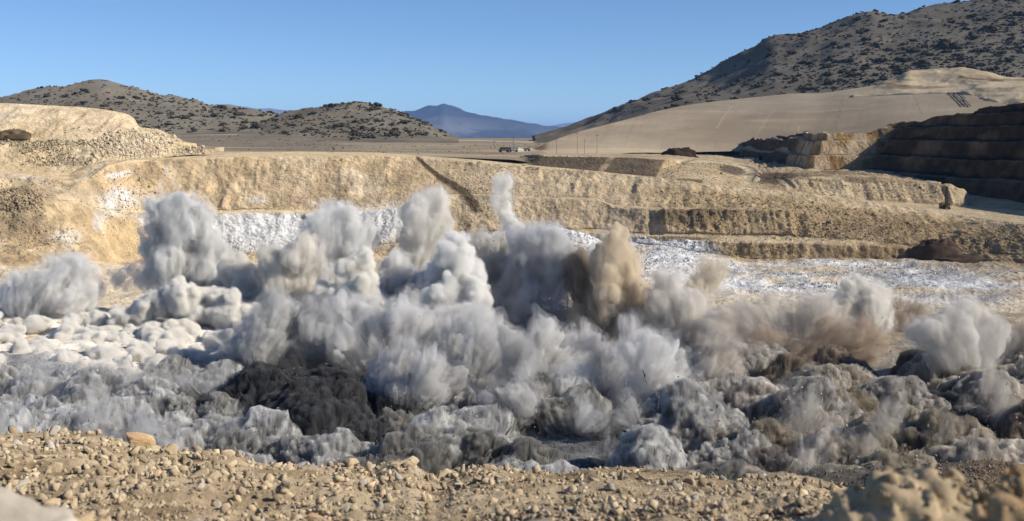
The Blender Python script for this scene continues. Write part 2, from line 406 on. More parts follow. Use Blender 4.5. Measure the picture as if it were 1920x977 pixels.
# ---- tailings slope
top = [(960, 288, 1010), (1004, 280, 1030), (1018, 270, 1080), (1035, 262, 1100), (1060, 256, 1180), (1082, 247, 1230), (1120, 238, 1260), (1160, 228, 1300), (1200, 217, 1330), (1240, 206, 1350), (1280, 198, 1370), (1330, 191, 1380),
       (1400, 184, 1380), (1455, 178, 1380), (1500, 174, 1380), (1536, 176, 1380), (1560, 172, 1380), (1600, 166, 1390), (1640, 160, 1390), (1690, 152, 1400), (2300, 150, 1400)]
foot = [(960, 290, 960), (1010, 291, 960), (1100, 290, 980), (1280, 286, 1060), (1400, 285, 1080), (1520, 280, 1050), (1700, 262, 960), (1900, 240, 900), (2300, 220, 800)]
backl = [(x, y+30, d+260) for x, y, d in top]
P, px, py, S = lines_grid([backl, top, foot], [3, 90], 960, 2300, 380, 80, 45)
N = grid_normals(P); t = np.clip(S-1, 0, 1)
P += N*(fbm(P, (60, 60, 60), 4, 51)*1.6*sst(0, .1, t))[..., None]
c = mix(C(.30, .238, .165), C(.355, .285, .20), sst(-.3, .3, fbm(P, (160, 120, 25), 4, 52)))
c = mix(c, C(.34, .285, .21), sst(.1, .5, fbm(P, (300, 200, 70), 3, 53))*.7)
c = mix(c, C(.33, .25, .16), sst(.2, .5, fbm(P, (120, 120, 8), 4, 54))*.5)
c = mix(c, C(.52, .42, .28), sst(.25, .5, fbm(P, (100, 100, 5), 3, 57))*.25)
rill = fbm(np.stack([px*.9+t*30, t*60+px*0, px*0], -1), (7, 60, 10), 4, 58, ridge=True); rl2 = fbm(np.stack([px, py*3, px*0], -1), (120, 60, 10), 4, 59)
c = c*(1+.13*rill*sst(-.4, .3, rl2)+.12*rl2)[..., None]
c = mix(c, C(.50, .41, .28), blob(px, py, 1150, 283, 150, 6, .6)*.6)
def stroke(c, px, py, pts, wd, colr, k=.8):
    a = np.array(pts, float)
    for (x0, y0), (x1, y1) in zip(a[:-1], a[1:]):
        L2 = (x1-x0)**2+(y1-y0)**2; u = np.clip(((px-x0)*(x1-x0)+(py-y0)*(y1-y0))/L2, 0, 1)
        dd = np.hypot(px-x0-u*(x1-x0), py-y0-u*(y1-y0)); c = mix(c, colr, (1-sst(wd*.5, wd*1.3, dd))*k)
    return c
c = stroke(c, px, py, [(1581, 182), (1576, 205), (1570, 225), (1566, 250)], 1.6, C(.26, .2, .14), .7)
c = stroke(c, px, py, [(1711, 175), (1722, 200), (1730, 216)], 1.4, C(.26, .2, .14), .7)
c = stroke(c, px, py, [(1372, 198), (1355, 222), (1345, 240)], 1.5, C(.46, .38, .28), .5)
c = stroke(c, px, py, [(1452, 205), (1420, 250)], 1.5, C(.46, .38, .28), .4)
c = stroke(c, px, py, [(1560, 182), (1640, 177), (1715, 174), (1780, 172)], 1.2, C(.28, .22, .15), .6)
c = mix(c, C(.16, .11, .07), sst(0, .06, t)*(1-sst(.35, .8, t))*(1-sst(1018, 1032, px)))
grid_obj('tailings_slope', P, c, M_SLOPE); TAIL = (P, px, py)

# ---- cut knoll above the tailings slope
kt = [(1600, 176, 1370), (1640, 166, 1372), (1660, 156, 1375), (1684, 147, 1380), (1695, 138, 1382), (1705, 132, 1385), (1730, 131, 1385), (1766, 128, 1385), (1800, 128, 1385), (1822, 129, 1385), (1845, 134, 1385), (1858, 138, 1385), (1880, 146, 1385),
      (1900, 148, 1385), (1925, 147, 1385), (2300, 150, 1385)]
kf = [(1600, 182, 1250), (1700, 177, 1220), (1780, 175, 1200), (1815, 178, 1190), (1850, 190, 1150), (1920, 200, 1100), (2300, 210, 1000)]
km = [(1600, 178, 1310), (1700, 163, 1300), (1770, 160, 1300), (1850, 158, 1280), (1920, 160, 1270), (2300, 170, 1200)]
def on_sheet(G, ln, dd):
    P, gx, gy = G; o = []
    for x, y, *_ in ln:
        k = np.argmin((gx-x)**2+((gy-y)*1.)**2); o.append((x, y, P.reshape(-1, 3)[k, 1]-dd))
    return o
tl = (TAIL[0][6:], TAIL[1][6:], TAIL[2][6:])
kf = on_sheet(tl, kf, 1); kf2 = [(x, y+6, d+8) for x, y, d in kf]
km = [(x, y, a+8+(1380-a)*.5) for (x, y, _), a in zip(km, np.interp([q[0] for q in km], [q[0] for q in kf], [q[2] for q in kf]))]
P, px, py, S = lines_grid([[(x, y+25, d+150) for x, y, d in kt], kt, km, kf, kf2], [4, 34, 34, 2], 1600, 2300, 300)
N = grid_normals(P); P += N*(fbm(P, (50, 50, 40), 5, 61, ridge=True)*5.*sst(1, 1.15, S))[..., None]
c = mix(C(.42, .33, .21), C(.52, .42, .28), sst(-.2, .3, fbm(P, (60, 60, 12), 4, 62)))
c = mix(c, BROWN, sst(.25, .45, fbm(P, (80, 80, 9), 4, 63))*.8)
c = stroke(c, px, py, [(1800, 150), (1840, 152), (1880, 155)], 1.5, DARKB, .8)
grid_obj('cut_knoll', P, c, M_SLOPE)

# ---- right high wall: terraces round the far end of the pit
plan = [(247, 330, 1, 0, -36, 26), (280, 430, 1, 0, -35.5, 25), (272, 600, 1, 0, -34.5, 24.5), (268, 640, 1, 0, -33, 24), (267, 645, 1, 0, -33, 20.6), (265, 690, 1, 0, -31, 20), (263, 730, 1, 0, -28, 19), (262, 735, 1, 0, -28, 15.5), (260, 765, 1, .5, -26, 15),
        (259, 770, 1, .8, -26, 11.6), (257, 800, 1, 1, -25.5, 10.6), (252, 801, .9, 1, -25.5, 9.6), (244, 801, .9, 1, -25, 3.6), (230, 800, .8, 1, -24.5, 2.4), (211, 798, .9, 1, -24, 2.2), (206, 805, 1, .9, -24, 2.4),
        (209, 860, 1, 0, -22, 3.0), (212, 900, 1, 0, -20.5, 1.6), (211, 960, 1, 0, -19.5, .5), (213, 1030, 1, 0, -19, -3.5), (213, 1100, 1, 0, -18, -6.5), (215, 1200, 1, 0, -18, -11), (216, 1300, 1, 0, -17, -14.5)]
pa = np.array(plan, float); seg = np.r_[0, np.cumsum(np.hypot(np.diff(pa[:, 0]), np.diff(pa[:, 1])))]
NS = 600; u = np.interp(np.linspace(0, 1, NS), np.linspace(0, 1, len(seg))*0+seg/seg[-1], seg)
# denser columns over the end wall and the far part
u = np.sort(np.concatenate([np.linspace(0, seg[-1], NS-240), np.linspace(470, 600, 240)])); NS = len(u)
A = [np.interp(u, seg, pa[:, k]) for k in range(6)]
dirn = np.stack([A[2], A[3]], -1)
zl = [-26, -14, -2.2, 7.2, 15.2, 24]
prof = []; off = 0.
prof.append((None, 0.))
levels = [(-24.2, 3.5), (-24., 9.5), (-13.4, 13), (-13.2, 18.5), (-2.4, 22), (-2.2, 27), (7, 30.5), (7.2, 36), (15, 39), (15.2, 44), (24, 47), (24.2, 52)]
rows = []; S_ = []
nf, nb = 18, 4
def prow(z, o): rows.append((z, o))
prev = (-40., -1.5)
for k, (z, o) in enumerate(levels):
    m = nf if k % 2 == 0 else nb
    for t_ in np.linspace(0, 1, m, endpoint=False):
        rows.append((prev[0]+(z-prev[0])*t_, prev[1]+(o-prev[1])*t_, k % 2))
    prev = (z, o)
rows.append((24.2, 52, 1)); rows.append((24, 75, 1)); rows.append((23, 110, 1))
rz = np.array([r[0] for r in rows])[:, None]; ro = np.array([r[1] for r in rows])[:, None]; rb = np.array([r[2] for r in rows])[:, None]*np.ones((1, NS))
Z = np.minimum(np.maximum(rz, A[4][None]-3), A[5][None]+.3*np.maximum(0, rz-A[5][None])*0+0.)
wob = fbm(np.stack([u[None]*np.ones_like(rz), rz*0+u[None]*0, rz*np.ones_like(u[None])], -1), (40, 1, 60), 3, 71)*3
X = A[0][None]+A[2][None]*ro+wob; Yc = A[1][None]+A[3][None]*ro+wob*.3*(A[3][None] > .3)
P = np.stack([X, Yc, Z*np.ones_like(X)], -1)
N = grid_normals(P); face = 1-rb
topf = (rz >= A[5][None])
far = sst(600, 640, u)[None]*np.ones_like(P[..., 0])
P += N*(fbm(P, (30, 30, 18), 3, 76)*2.2*(1-.5*rb)+fbm(P, (9, 9, 14), 4, 72, ridge=True)*1.1*face+fbm(P, (5, 5, 5), 2, 77)*.5+far*(fbm(P, (40, 40, 400), 4, 79, ridge=True)*6+fbm(P, (14, 14, 30), 3, 80)*2))[..., None]
P[..., 2] += topf*fbm(P, (14, 14, 14), 3, 78)*1.0
px, py = proj(P)
c = mix(C(.07, .043, .022), C(.19, .122, .066), sst(-.2, .45, fbm(P, (26, 26, 14), 4, 73)))  # dark albedo deepens the shade on this wall
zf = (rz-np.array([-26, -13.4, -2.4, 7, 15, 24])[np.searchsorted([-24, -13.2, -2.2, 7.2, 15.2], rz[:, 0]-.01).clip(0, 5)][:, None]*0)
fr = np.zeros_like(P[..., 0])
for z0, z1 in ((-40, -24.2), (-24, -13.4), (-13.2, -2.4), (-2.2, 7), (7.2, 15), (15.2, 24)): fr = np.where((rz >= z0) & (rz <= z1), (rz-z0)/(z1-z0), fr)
c = mix(c, C(.012, .009, .006), np.clip(1-sst(.0, .3, fr+.25*fbm(P, (20, 20, 8), 3, 75)), 0, 1)*face*.8)  # foot of each face painted darker, as shade along the benches
c = mix(c, C(.20, .165, .12), rb*.5)
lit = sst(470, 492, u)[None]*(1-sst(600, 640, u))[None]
c = mix(c, mix(OCHRE*.75, CREAM*.95, sst(-.3, .3, fbm(P, (9, 9, 14), 4, 74))), lit*(1-.4*rb)*.85)  # sunlit end wall painted pale, the shaded walls left dark in colour
c = mix(c, C(.11, .08, .05), far*(1-rb)*.7); c = mix(c, C(.45, .36, .25), far*rb*.9)  # far faces coloured dark as shaded, treads pale as sunlit
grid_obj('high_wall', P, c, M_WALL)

# ---- benches between the main crest and the high wall
b0 = [(960, 289, 900), (1120, 288, 1000), (1260, 288, 1100), (1330, 288, 1150), (1400, 297, 1000), (1500, 318, 820), (1566, 321, 806), (1660, 325, 802), (1800, 352, 700), (1938, 378, 600), (2108, 397, 500), (2200, 420, 470)]
m1 = [(960, 291, 800), (985, 291, 640), (1000, 290, 560), (1120, 293, 553), (1250, 299, 556), (1275, 302, 640), (1300, 303, 760), (1350, 306, 790), (1385, 315, 780), (1420, 328, 760), (1500, 328, 740), (1560, 326, 730), (1600, 327, 720), (1650, 333, 700), (1760, 349, 650), (1812, 374, 600), (1930, 392, 540), (2200, 425, 440)]
m2 = [(960, 300, 620), (1000, 299, 553), (1120, 308, 545), (1240, 317, 543), (1260, 310, 600), (1300, 308, 650), (1340, 313, 660), (1380, 322, 650), (1400, 330, 630), (1430, 335, 600), (1480, 338, 578), (1540, 340, 577), (1600, 342, 578), (1700, 345, 578), (1803, 354, 573), (1814, 378, 586), (1930, 394, 530), (2200, 426, 438)]
m3 = [(960, 308, 560), (1000, 312, 545), (1120, 323, 535), (1240, 334, 528), (1262, 334, 530), (1300, 336, 535), (1350, 341, 545), (1385, 344, 550), (1430, 351, 560), (1480, 357, 560), (1540, 364, 562), (1580, 372, 564), (1620, 376, 566), (1700, 381, 566), (1803, 388, 563), (1814, 388, 562), (1930, 397, 520), (2200, 428, 436)]
CR = [(-250, 330, 430), (0, 326, 440), (80, 338, 442), (130, 346, 445), (165, 336, 455), (200, 312, 470), (235, 302, 490), (270, 300, 500), (400, 297, 515), (560, 293, 525), (700, 291, 530), (790, 297, 530), (900, 304, 525), (1000, 313, 520), (1120, 323, 515), (1240, 336, 510),
      (1400, 353, 505), (1500, 363, 505), (1620, 379, 500), (1780, 401, 500), (1920, 421, 455), (2170, 452, 420), (2200, 456, 418)]
P, px, py, S = lines_grid([b0, m1, m2, m3, [(x, y-.6, d+3) for x, y, d in CR if x >= 900], [(x, y+3, d-1) for x, y, d in CR if x >= 900]], [14, 28, 40, 20, 2], 960, 2200, 640)
N = grid_normals(P)
wall = sst(2.02, 2.1, S)*(1-sst(2.9, 3., S))
rough = wall*sst(1440, 1480, px)*(1-sst(1808, 1818, px))
mid = sst(1380, 1420, px)*(1-sst(2., 2.1, S))*(S < 2.1)*(1-sst(1780, 1800, px))
gully = fbm(P*np.array([1, .3, .3]), (9, 30, 30), 4, 81, ridge=True)
P += N*(rough*gully*2.6*(S > 2)+fbm(P, (24, 24, 24), 5, 82, ridge=True)*3.2*mid+fbm(P, (60, 20, 20), 3, 83)*.25+blob(px, py, 1320, 325, 75, 18, .5)*2+fbm(P, (8, 8, 8), 3, 84)*.4*(1-sst(3, 3.1, S)))[..., None]
c = mix(C(.42, .32, .20), C(.50, .40, .26), sst(-.2, .3, fbm(P, (50, 30, 30), 4, 85)))
c = mix(c, C(.27, .20, .125), sst(1290, 1330, px)*(1-sst(1620, 1680, px))*(S > .9)*(1-sst(2.0, 2.1, S))*sst(-.25, .2, fbm(P, (22, 22, 22), 4, 90)))
c = mix(c, GREYB*1.1, sst(1050, 1080, px)*0+sst(.0, .4, fbm(P, (40, 25, 25), 3, 86))*.35*(S < 2))
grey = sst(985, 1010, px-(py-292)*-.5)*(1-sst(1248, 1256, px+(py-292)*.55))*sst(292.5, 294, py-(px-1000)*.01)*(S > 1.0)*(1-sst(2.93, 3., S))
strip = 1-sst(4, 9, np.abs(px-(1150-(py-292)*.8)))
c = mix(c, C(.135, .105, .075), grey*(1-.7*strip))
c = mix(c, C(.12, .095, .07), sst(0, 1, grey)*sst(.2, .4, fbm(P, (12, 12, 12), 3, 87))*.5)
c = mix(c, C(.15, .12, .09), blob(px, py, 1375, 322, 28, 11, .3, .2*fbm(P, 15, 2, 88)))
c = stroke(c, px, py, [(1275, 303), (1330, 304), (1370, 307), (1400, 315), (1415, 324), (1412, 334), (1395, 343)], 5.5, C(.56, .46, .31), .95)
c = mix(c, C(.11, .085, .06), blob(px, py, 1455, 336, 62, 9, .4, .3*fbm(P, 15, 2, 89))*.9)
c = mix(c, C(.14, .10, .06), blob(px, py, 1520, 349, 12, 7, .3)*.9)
c = stroke(c, px, py, [(1270, 340), (1315, 343)], 2.5, C(.16, .12, .07), .9)
c = mix(c, C(.56, .45, .29), sst(2.92, 3., S)*sst(1590, 1640, px)*(S < 4))
c = mix(c, C(.50, .40, .26), rough*.7)
c = mix(c, C(.58, .48, .33), blob(px, py, 1570, 366, 30, 12, .5)*.7)
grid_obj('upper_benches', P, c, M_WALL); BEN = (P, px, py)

# ---- left dump above the pit
dt = [(-250, 190, 545), (0, 193, 545), (40, 195, 545), (100, 198, 545), (140, 200, 545), (176, 203, 545), (200, 206, 545), (229, 211, 545), (243, 216, 545), (252, 223, 545), (258, 234, 548), (263, 239, 552), (295, 242, 556), (308, 247, 558), (323, 256, 560), (344, 267, 562), (360, 273, 565), (377, 277, 566), (420, 281, 568)]
d1 = [(-250, 258, 500), (0, 260, 500), (60, 262, 500), (120, 262, 502), (170, 259, 505), (200, 256, 510), (235, 247, 516), (270, 252, 525), (300, 262, 530), (344, 272, 545), (400, 279, 560), (420, 282, 566)]
d2 = [(-250, 322, 472), (0, 318, 482), (60, 322, 484), (130, 324, 486), (170, 306, 492), (200, 300, 500), (270, 297, 512), (310, 290, 532), (344, 288, 548), (400, 286, 560), (420, 284, 563)]
d3 = [(-250, 328, 434), (0, 325, 444), (80, 336, 446), (130, 344, 449), (165, 335, 459), (200, 312, 474), (235, 302, 494), (270, 299, 504), (344, 291, 535), (420, 287, 550)]
P, px, py, S = lines_grid([[(x, y+14, d+110) for x, y, d in dt], dt, d1, d2, d3], [4, 50, 50, 12], -250, 420, 360)
N = grid_normals(P)
g = fbm(P*np.array([1, .35, .35]), (11, 30, 30), 4, 91, ridge=True)
P += N*((g*1.5*sst(1.02, 1.2, S)*(1-sst(1.9, 2., S)))+fbm(P, (14, 14, 14), 5, 92)*1.3*sst(1, 1.1, S)+fbm(P, (4, 4, 4), 3, 93)*.9*sst(1.95, 2.1, S)*(1-sst(2.9, 3.1, S)))[..., None]
c = mix(CREAM, CREAM*C(.88, .86, .80), sst(-.2, .3, fbm(P, (20, 20, 14), 4, 94)))
c = mix(c, CREAM2, sst(.1, .4, fbm(P, (26, 26, 16), 3, 95))*.6)
rip = sst(1.93, 2.02, S)*(1-sst(2.9, 3., S))
c = mix(c, mix(C(.60, .50, .34), C(.42, .33, .21), sst(-.1, .2, fbm(P, (5, 5, 4), 3, 96))), rip*sst(-.2, .2, fbm(P, (24, 24, 16), 3, 97)+blob(px, py, 270, 270, 110, 28))*.9)
c = mix(c, C(.40, .30, .18), blob(px, py, 260, 262, 90, 7, .6)*.3)
grid_obj('left_dump', P, c, M_WALL); DUMP = (P, px, py)

# ---- main pit: far wall with benches, down to the floor
def zy(z, d): return (d, pyz(z, d))
ZF = -52.
def floor_pt(x, y): # depth on the floor plane for a picture row
    return (x, y, -ZF/math.tan(math.atan((y-CY)/F)+TH))
cr = [(x, y, d) for x, y, d in CR]
plateau = [(-250, 322, 446), (0, 322, 458), (80, 332, 460), (130, 338, 462), (165, 330, 470), (200, 306, 486), (235, 298, 510), (270, 294, 535), (400, 286, 575), (560, 284, 590), (700, 286, 590), (790, 292, 570), (900, 300, 553), (1000, 310, 538), (1120, 321, 523), (1240, 334.5, 515), (1400, 352, 508), (1500, 362, 508),
           (1620, 378, 503), (1780, 400, 503), (1920, 420, 459), (2170, 451, 424), (2200, 455, 422)]
toe1 = [(-250, 372, 418), (0, 372, 425), (60, 375, 425), (130, 384, 430), (170, 390, 447), (220, 396, 475), (300, 396, 490), (400, 396, 500), (600, 393, 506), (700, 390, 506), (760, 385, 506), (840, 366, 508), (900, 366, 507), (1000, 368, 502), (1120, 372, 499), (1150, 385, 494), (1240, 390, 490), (1400, 389, 485), (1480, 392, 482), (1560, 410, 478), (1620, 420, 474), (1780, 437, 470), (1920, 455, 440), (2200, 490, 400)]
edge1 = [(x, y+(5 if x < 800 or 1150 < x < 1540 else 2), d-(9 if x < 800 or 1150 < x < 1540 else 4)) for x, y, d in toe1]
toe2 = [(-250, 460, 395), (0, 458, 400), (60, 458, 405), (130, 460, 412), (170, 455, 425), (220, 470, 445), (300, 476, 470), (400, 477, 480), (600, 472, 480), (760, 455, 485), (840, 445, 488), (900, 436, 488), (1000, 432, 488), (1120, 430, 486), (1180, 437, 479), (1240, 440, 473), (1400, 442, 468), (1480, 444, 465), (1560, 449, 461), (1620, 452, 458), (1700, 462, 455), (1780, 470, 450), (1920, 478, 430), (2200, 505, 392)]
edge2 = [(-250, 462, 393), (0, 460, 398), (60, 460, 402), (130, 462, 409), (170, 457, 422), (220, 472, 442), (400, 478, 478), (760, 457, 483), (900, 440, 484), (1000, 437, 484), (1120, 438, 480), (1180, 446, 465), (1240, 450, 460), (1400, 456, 450), (1480, 457, 449), (1560, 458, 448), (1620, 459, 448), (1700, 467, 448), (1780, 473, 446), (1920, 481, 426), (2200, 508, 388)]
toe3 = [(-250, 500, 372), (0, 495, 385), (60, 495, 390), (130, 495, 399), (170, 492, 412), (220, 490, 434), (400, 484, 474), (760, 480, 476), (900, 478, 476), (1000, 476, 478), (1120, 470, 474), (1180, 458, 462), (1240, 462, 456), (1400, 486, 448), (1480, 488, 446), (1560, 487, 447), (1620, 486, 447), (1700, 486, 447), (1780, 488, 440), (1920, 494, 420), (2200, 520, 380)]
f1 = [floor_pt(x, 545) for x in (-250, 2200)]; f2 = [floor_pt(x, 640) for x in (-250, 2200)]; f3 = [floor_pt(x, 760) for x in (-250, 2200)]; f4 = [floor_pt(x, 1000) for x in (-250, 2200)]
P, px, py, S = lines_grid([[(x, y+6, d+25) for x, y, d in plateau], plateau, cr, toe1, edge1, toe2, edge2, toe3, f1, f2, f3, f4], [3, 10, 84, 6, 70, 5, 28, 40, 14, 5, 3], -250, 2200, 920)
N = grid_normals(P)
def band(a, b, e=.06): return sst(a-e, a+e, S)*(1-sst(b-e, b+e, S))
w1, w2, w3 = band(2.03, 3.), band(4.02, 5.), band(6., 7.)
left = 1-sst(150, 230, px); right = sst(1150, 1400, px)
warp = fbm(P, (30, 30, 30), 3, 101)[..., None]*np.array([5., 2, 1])
ridg = fbm(P+warp, (8, 14, 30), 5, 102, ridge=True)
fine = fbm(P+warp*.5, (4.0, 5, 5.0), 3, 103, ridge=True)
lump = fbm(P, (38, 38, 30), 4, 104)
rub = fbm(P, (3., 3., 3.), 3, 105)
patch = sst(-.25, .3, fbm(P, (45, 45, 30), 3, 109))
disp = w1*(ridg*1.5+fine*.7)*(1-.45*right)*(.25+.75*patch)+w2*(ridg*1.7+fine*1.1)*(.5+.5*patch)+w3*(ridg*1.2+fine*.6)+lump*(1.2+.3*left)*sst(1.9, 2.2, S)*(1-.8*band(7., 12))
gu = fbm(P*np.array([1, .25, .25]), (5.5, 30, 30), 4, 120, ridge=True)
disp += gu*2.4*w2*sst(1180, 1230, px)*(1-sst(1480, 1540, px))+gu*1.0*w3*right+gu*.8*w1*(.3+.7*patch)*(1-left)
disp *= 1-.7*(1-sst(200, 260, px))*sst(4.6, 4.9, S)
disp += left*fbm(P+warp, (7, 9, 9), 5, 121, ridge=True)*1.1*band(2, 7)
disp += rub*.55*(right+left)*band(2, 7)+rub*.35*band(7, 12)+fbm(P, (22, 22, 22), 4, 107)*1.5*band(7, 12)+fbm(P, (8, 8, 8), 4, 125, ridge=True)*.9*band(7, 9)*sst(850, 950, px)
disp += fbm(P, (12, 12, 12), 4, 108, ridge=True)*1.2*left*band(2, 8)
# low ridge of sandy ground that crosses the left slope, darker crumbly face under the right bench
P += N*disp[..., None]
P[..., 2] += (fbm(P, (25, 8, 8), 4, 106)*.8*band(1.95, 2.1, .1))
c = mix(CREAM, CREAM*C(.90, .86, .78), sst(-.3, .3, fbm(P, (24, 24, 14), 4, 110)))
c = mix(c, CREAM2, sst(.0, .4, fbm(P, (35, 35, 16), 4, 111))*.7)
c = mix(c, OCHRE*1.0, sst(.25, .5, fbm(P, (18, 18, 10), 4, 112))*.25)
c = mix(c, C(.36, .27, .17), sst(.3, .5, fbm(P, (7, 9, 12), 4, 124, ridge=True))*.5*(S < 7))
wobp = fbm(P, (14, 14, 14), 4, 113)*.5
c = mix(c, CREAM*.93, sst(780, 900, px)*.7)
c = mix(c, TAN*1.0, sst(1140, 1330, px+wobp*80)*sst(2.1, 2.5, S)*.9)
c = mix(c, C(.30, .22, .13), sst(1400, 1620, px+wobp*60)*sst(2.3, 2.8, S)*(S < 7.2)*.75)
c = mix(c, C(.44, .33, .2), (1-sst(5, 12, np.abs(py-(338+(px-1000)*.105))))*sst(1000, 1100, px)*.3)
# bench strips and roads
road = band(2.97, 4.03, .03)*sst(160, 190, px)*(1-sst(790, 850, px))+band(5., 6.02, .03)*sst(1150, 1200, px)*(1-sst(1600, 1680, px))
c = mix(c, C(.60, .48, .31), np.clip(road, 0, 1)*.9)
c = mix(c, C(.58, .46, .29), band(.9, 2.02, .04)*.9)
# chalk band
ch = w2*sst(165, 185, px+wobp*30)*(1-sst(700, 790, px+wobp*90))
ch = np.maximum(ch, blob(px, py, 215, 375, 45, 26, .5, wobp*.8)*.9)
ch = np.maximum(ch, blob(px, py, 220, 328, 70, 9, .5, .6*np.abs((py-328)+(px-220)*.42)/9+wobp*.5)*.95)
ch = np.maximum(ch, blob(px, py, 620, 385, 45, 8, .5, wobp)*.6+blob(px, py, 480, 378, 28, 8, .5, wobp)*.5)
ch = np.maximum(ch, blob(px, py, 60, 330, 40, 16, .6, wobp)*.5)
ch = np.maximum(ch, blob(px, py, 720, 420, 60, 45, .5, wobp)*.9)
ch = np.maximum(ch, blob(px, py, 130, 450, 40, 16, .6, wobp)*.6)
ch = ch*(1-blob(px, py, 215, 462, 75, 60, .3, wobp*.7))*np.where(w2 > .5, 1, .45+.55*sst(-.3, .3, fbm(P, (5, 5, 5), 4, 119)))
c = mix(c, mix(CHALK, CHALK*C(.72, .72, .72), sst(.1, .5, fbm(P, (5, 5, 7), 3, 114))), np.clip(ch, 0, 1))
c = mix(c, C(.50, .37, .2), blob(px, py, 230, 462, 55, 42, .4, wobp)*.7)
# floor: chalky blasted ground
fl = sst(7.0, 7.25, S+wobp*.3)
c = mix(c, CREAM2*.95, fl)
fc = fl*sst(840, 930, px)*(1-sst(1800, 1980, px+wobp*200))*(1-sst(545, 575, py+wobp*30+(px-1400)*-.02))
fc = np.maximum(fc, blob(px, py, 1160, 475, 150, 40, .3, wobp)*(S > 6))
fc2 = sst(-.35, .2, fbm(P, (30, 26, 26), 5, 116, gain=.6))
c = mix(c, CHALK*1.12, np.clip(fc*fc2, 0, 1))
c = mix(c, C(.34, .34, .34), sst(.05, .3, fbm(P, (16, 14, 14), 5, 117, gain=.6))*fc*.7)
c = mix(c, TAN*.95, sst(6.9, 7.1, S)*sst(1680, 1760, px+wobp*60)*(1-sst(500, 520, py))*.6)
c = mix(c, C(.40, .30, .19), sst(.1, .4, fbm(P, (40, 10, 10), 4, 118))*sst(1750, 1850, px)*fl*.6)
# darker crumbly faces
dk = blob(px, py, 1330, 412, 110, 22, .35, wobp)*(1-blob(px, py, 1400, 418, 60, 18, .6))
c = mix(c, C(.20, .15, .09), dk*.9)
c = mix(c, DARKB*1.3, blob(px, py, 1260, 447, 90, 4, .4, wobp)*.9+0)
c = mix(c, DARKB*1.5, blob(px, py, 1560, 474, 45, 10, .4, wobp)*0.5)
c = mix(c, C(.5, .38, .22), blob(px, py, 1600, 460, 35, 12, .5, wobp)*.6)
c = mix(c, C(.24, .175, .10), blob(px, py, 30, 425, 44, 24, .4, wobp)*.75+blob(px, py, 35, 382, 50, 20, .4, wobp)*.6)
c = mix(c, C(.40, .33, .24), left*sst(.0, .35, fbm(P, (26, 26, 14), 4, 122))*.6)
c = mix(c, C(.30, .22, .13), left*sst(.2, .4, fbm(P, (13, 13, 8), 4, 123))*.6)
c = mix(c, C(.22, .16, .09), blob(px, py, 645, 355, 10, 7, .4, wobp)*.7)
# dark spill running down the wall
for (x0, y0, w0), (x1, y1, w1_) in zip([(783, 297, 3), (800, 314, 4), (825, 335, 5), (850, 349, 6), (875, 365, 8)], [(800, 314, 4), (825, 335, 5), (850, 349, 6), (875, 365, 8), (892, 392, 3)]):
    c = stroke(c, px+wobp*5, py, [(x0, y0), (x1, y1)], w0*1.35, C(.115, .085, .052), 1.)
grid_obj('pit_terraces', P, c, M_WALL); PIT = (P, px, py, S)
# ---- heap of white rubble at the foot of the wall, behind the plumes
hc = [(820, 484), (850, 466), (880, 447), (910, 437), (950, 431), (1000, 428), (1040, 425), (1070, 430), (1100, 438), (1130, 452), (1165, 462), (1200, 472), (1240, 486)]
hl = [[(x, y+22, 472) for x, y in hc], [(x, y, 455) for x, y in hc], [(820, 500, floor_pt(0, 500)[2]), (1240, 500, floor_pt(0, 500)[2])], [(820, 520, floor_pt(0, 505)[2]), (1240, 520, floor_pt(0, 505)[2])]]
P, px, py, S = lines_grid(hl, [10, 50, 4], 820, 1240, 260, 0)
N = grid_normals(P); P += N*(fbm(P, (14, 14, 14), 5, 131)*1.8+fbm(P, (3, 3, 3), 3, 132, ridge=True)*.5)[..., None]
c = mix(CHALK, CHALK*.62, sst(-.1, .35, fbm(P, (9, 9, 9), 5, 133, gain=.6))); c = mix(c, C(.16, .165, .17), sst(.15, .35, fbm(P, (7, 7, 7), 4, 134))*blob(px, py, 950, 450, 60, 22, .5))
grid_obj('chalk_heap', P, c, M_WALL); HEAP = (P, px, py)
print('terrain', round(time.time()-T0, 1))
# ------------------------------------------------------------------ rock helpers
rs = np.random.default_rng(5)
def hull_rock(rs, n=14, flat=.8):
    import bmesh
    bm = bmesh.new()
    for _ in range(n):
        v = rs.normal(size=3); v /= np.linalg.norm(v); v *= rs.uniform(.8, 1.0); v = np.sign(v)*np.abs(v)**.62*.85; bm.verts.new((v[0], v[1]*.8, v[2]*flat))
    r = bmesh.ops.convex_hull(bm, input=bm.verts)
    bmesh.ops.delete(bm, geom=[e for e in r['geom_unused'] if isinstance(e, bmesh.types.BMVert)], context='VERTS')
    bmesh.ops.recalc_face_normals(bm, faces=bm.faces)
    bmesh.ops.triangulate(bm, faces=bm.faces)
    bm.verts.ensure_lookup_table(); bm.verts.index_update()
    V = np.array([v.co[:] for v in bm.verts]); Fc = np.array([[v.index for v in f.verts] for f in bm.faces]); bm.free()
    return V, Fc
ROCKS = [hull_rock(rs, int(rs.integers(7, 12)), rs.uniform(.42, .85)) for _ in range(28)]
def rot_mats(n, rs):
    q = rs.normal(size=(n, 4)); q /= np.linalg.norm(q, axis=1, keepdims=True); w_, x, y, z = q.T
    return np.stack([1-2*(y*y+z*z), 2*(x*y-z*w_), 2*(x*z+y*w_), 2*(x*y+z*w_), 1-2*(x*x+z*z), 2*(y*z-x*w_), 2*(x*z-y*w_), 2*(y*z+x*w_), 1-2*(x*x+y*y)], -1).reshape(n, 3, 3)
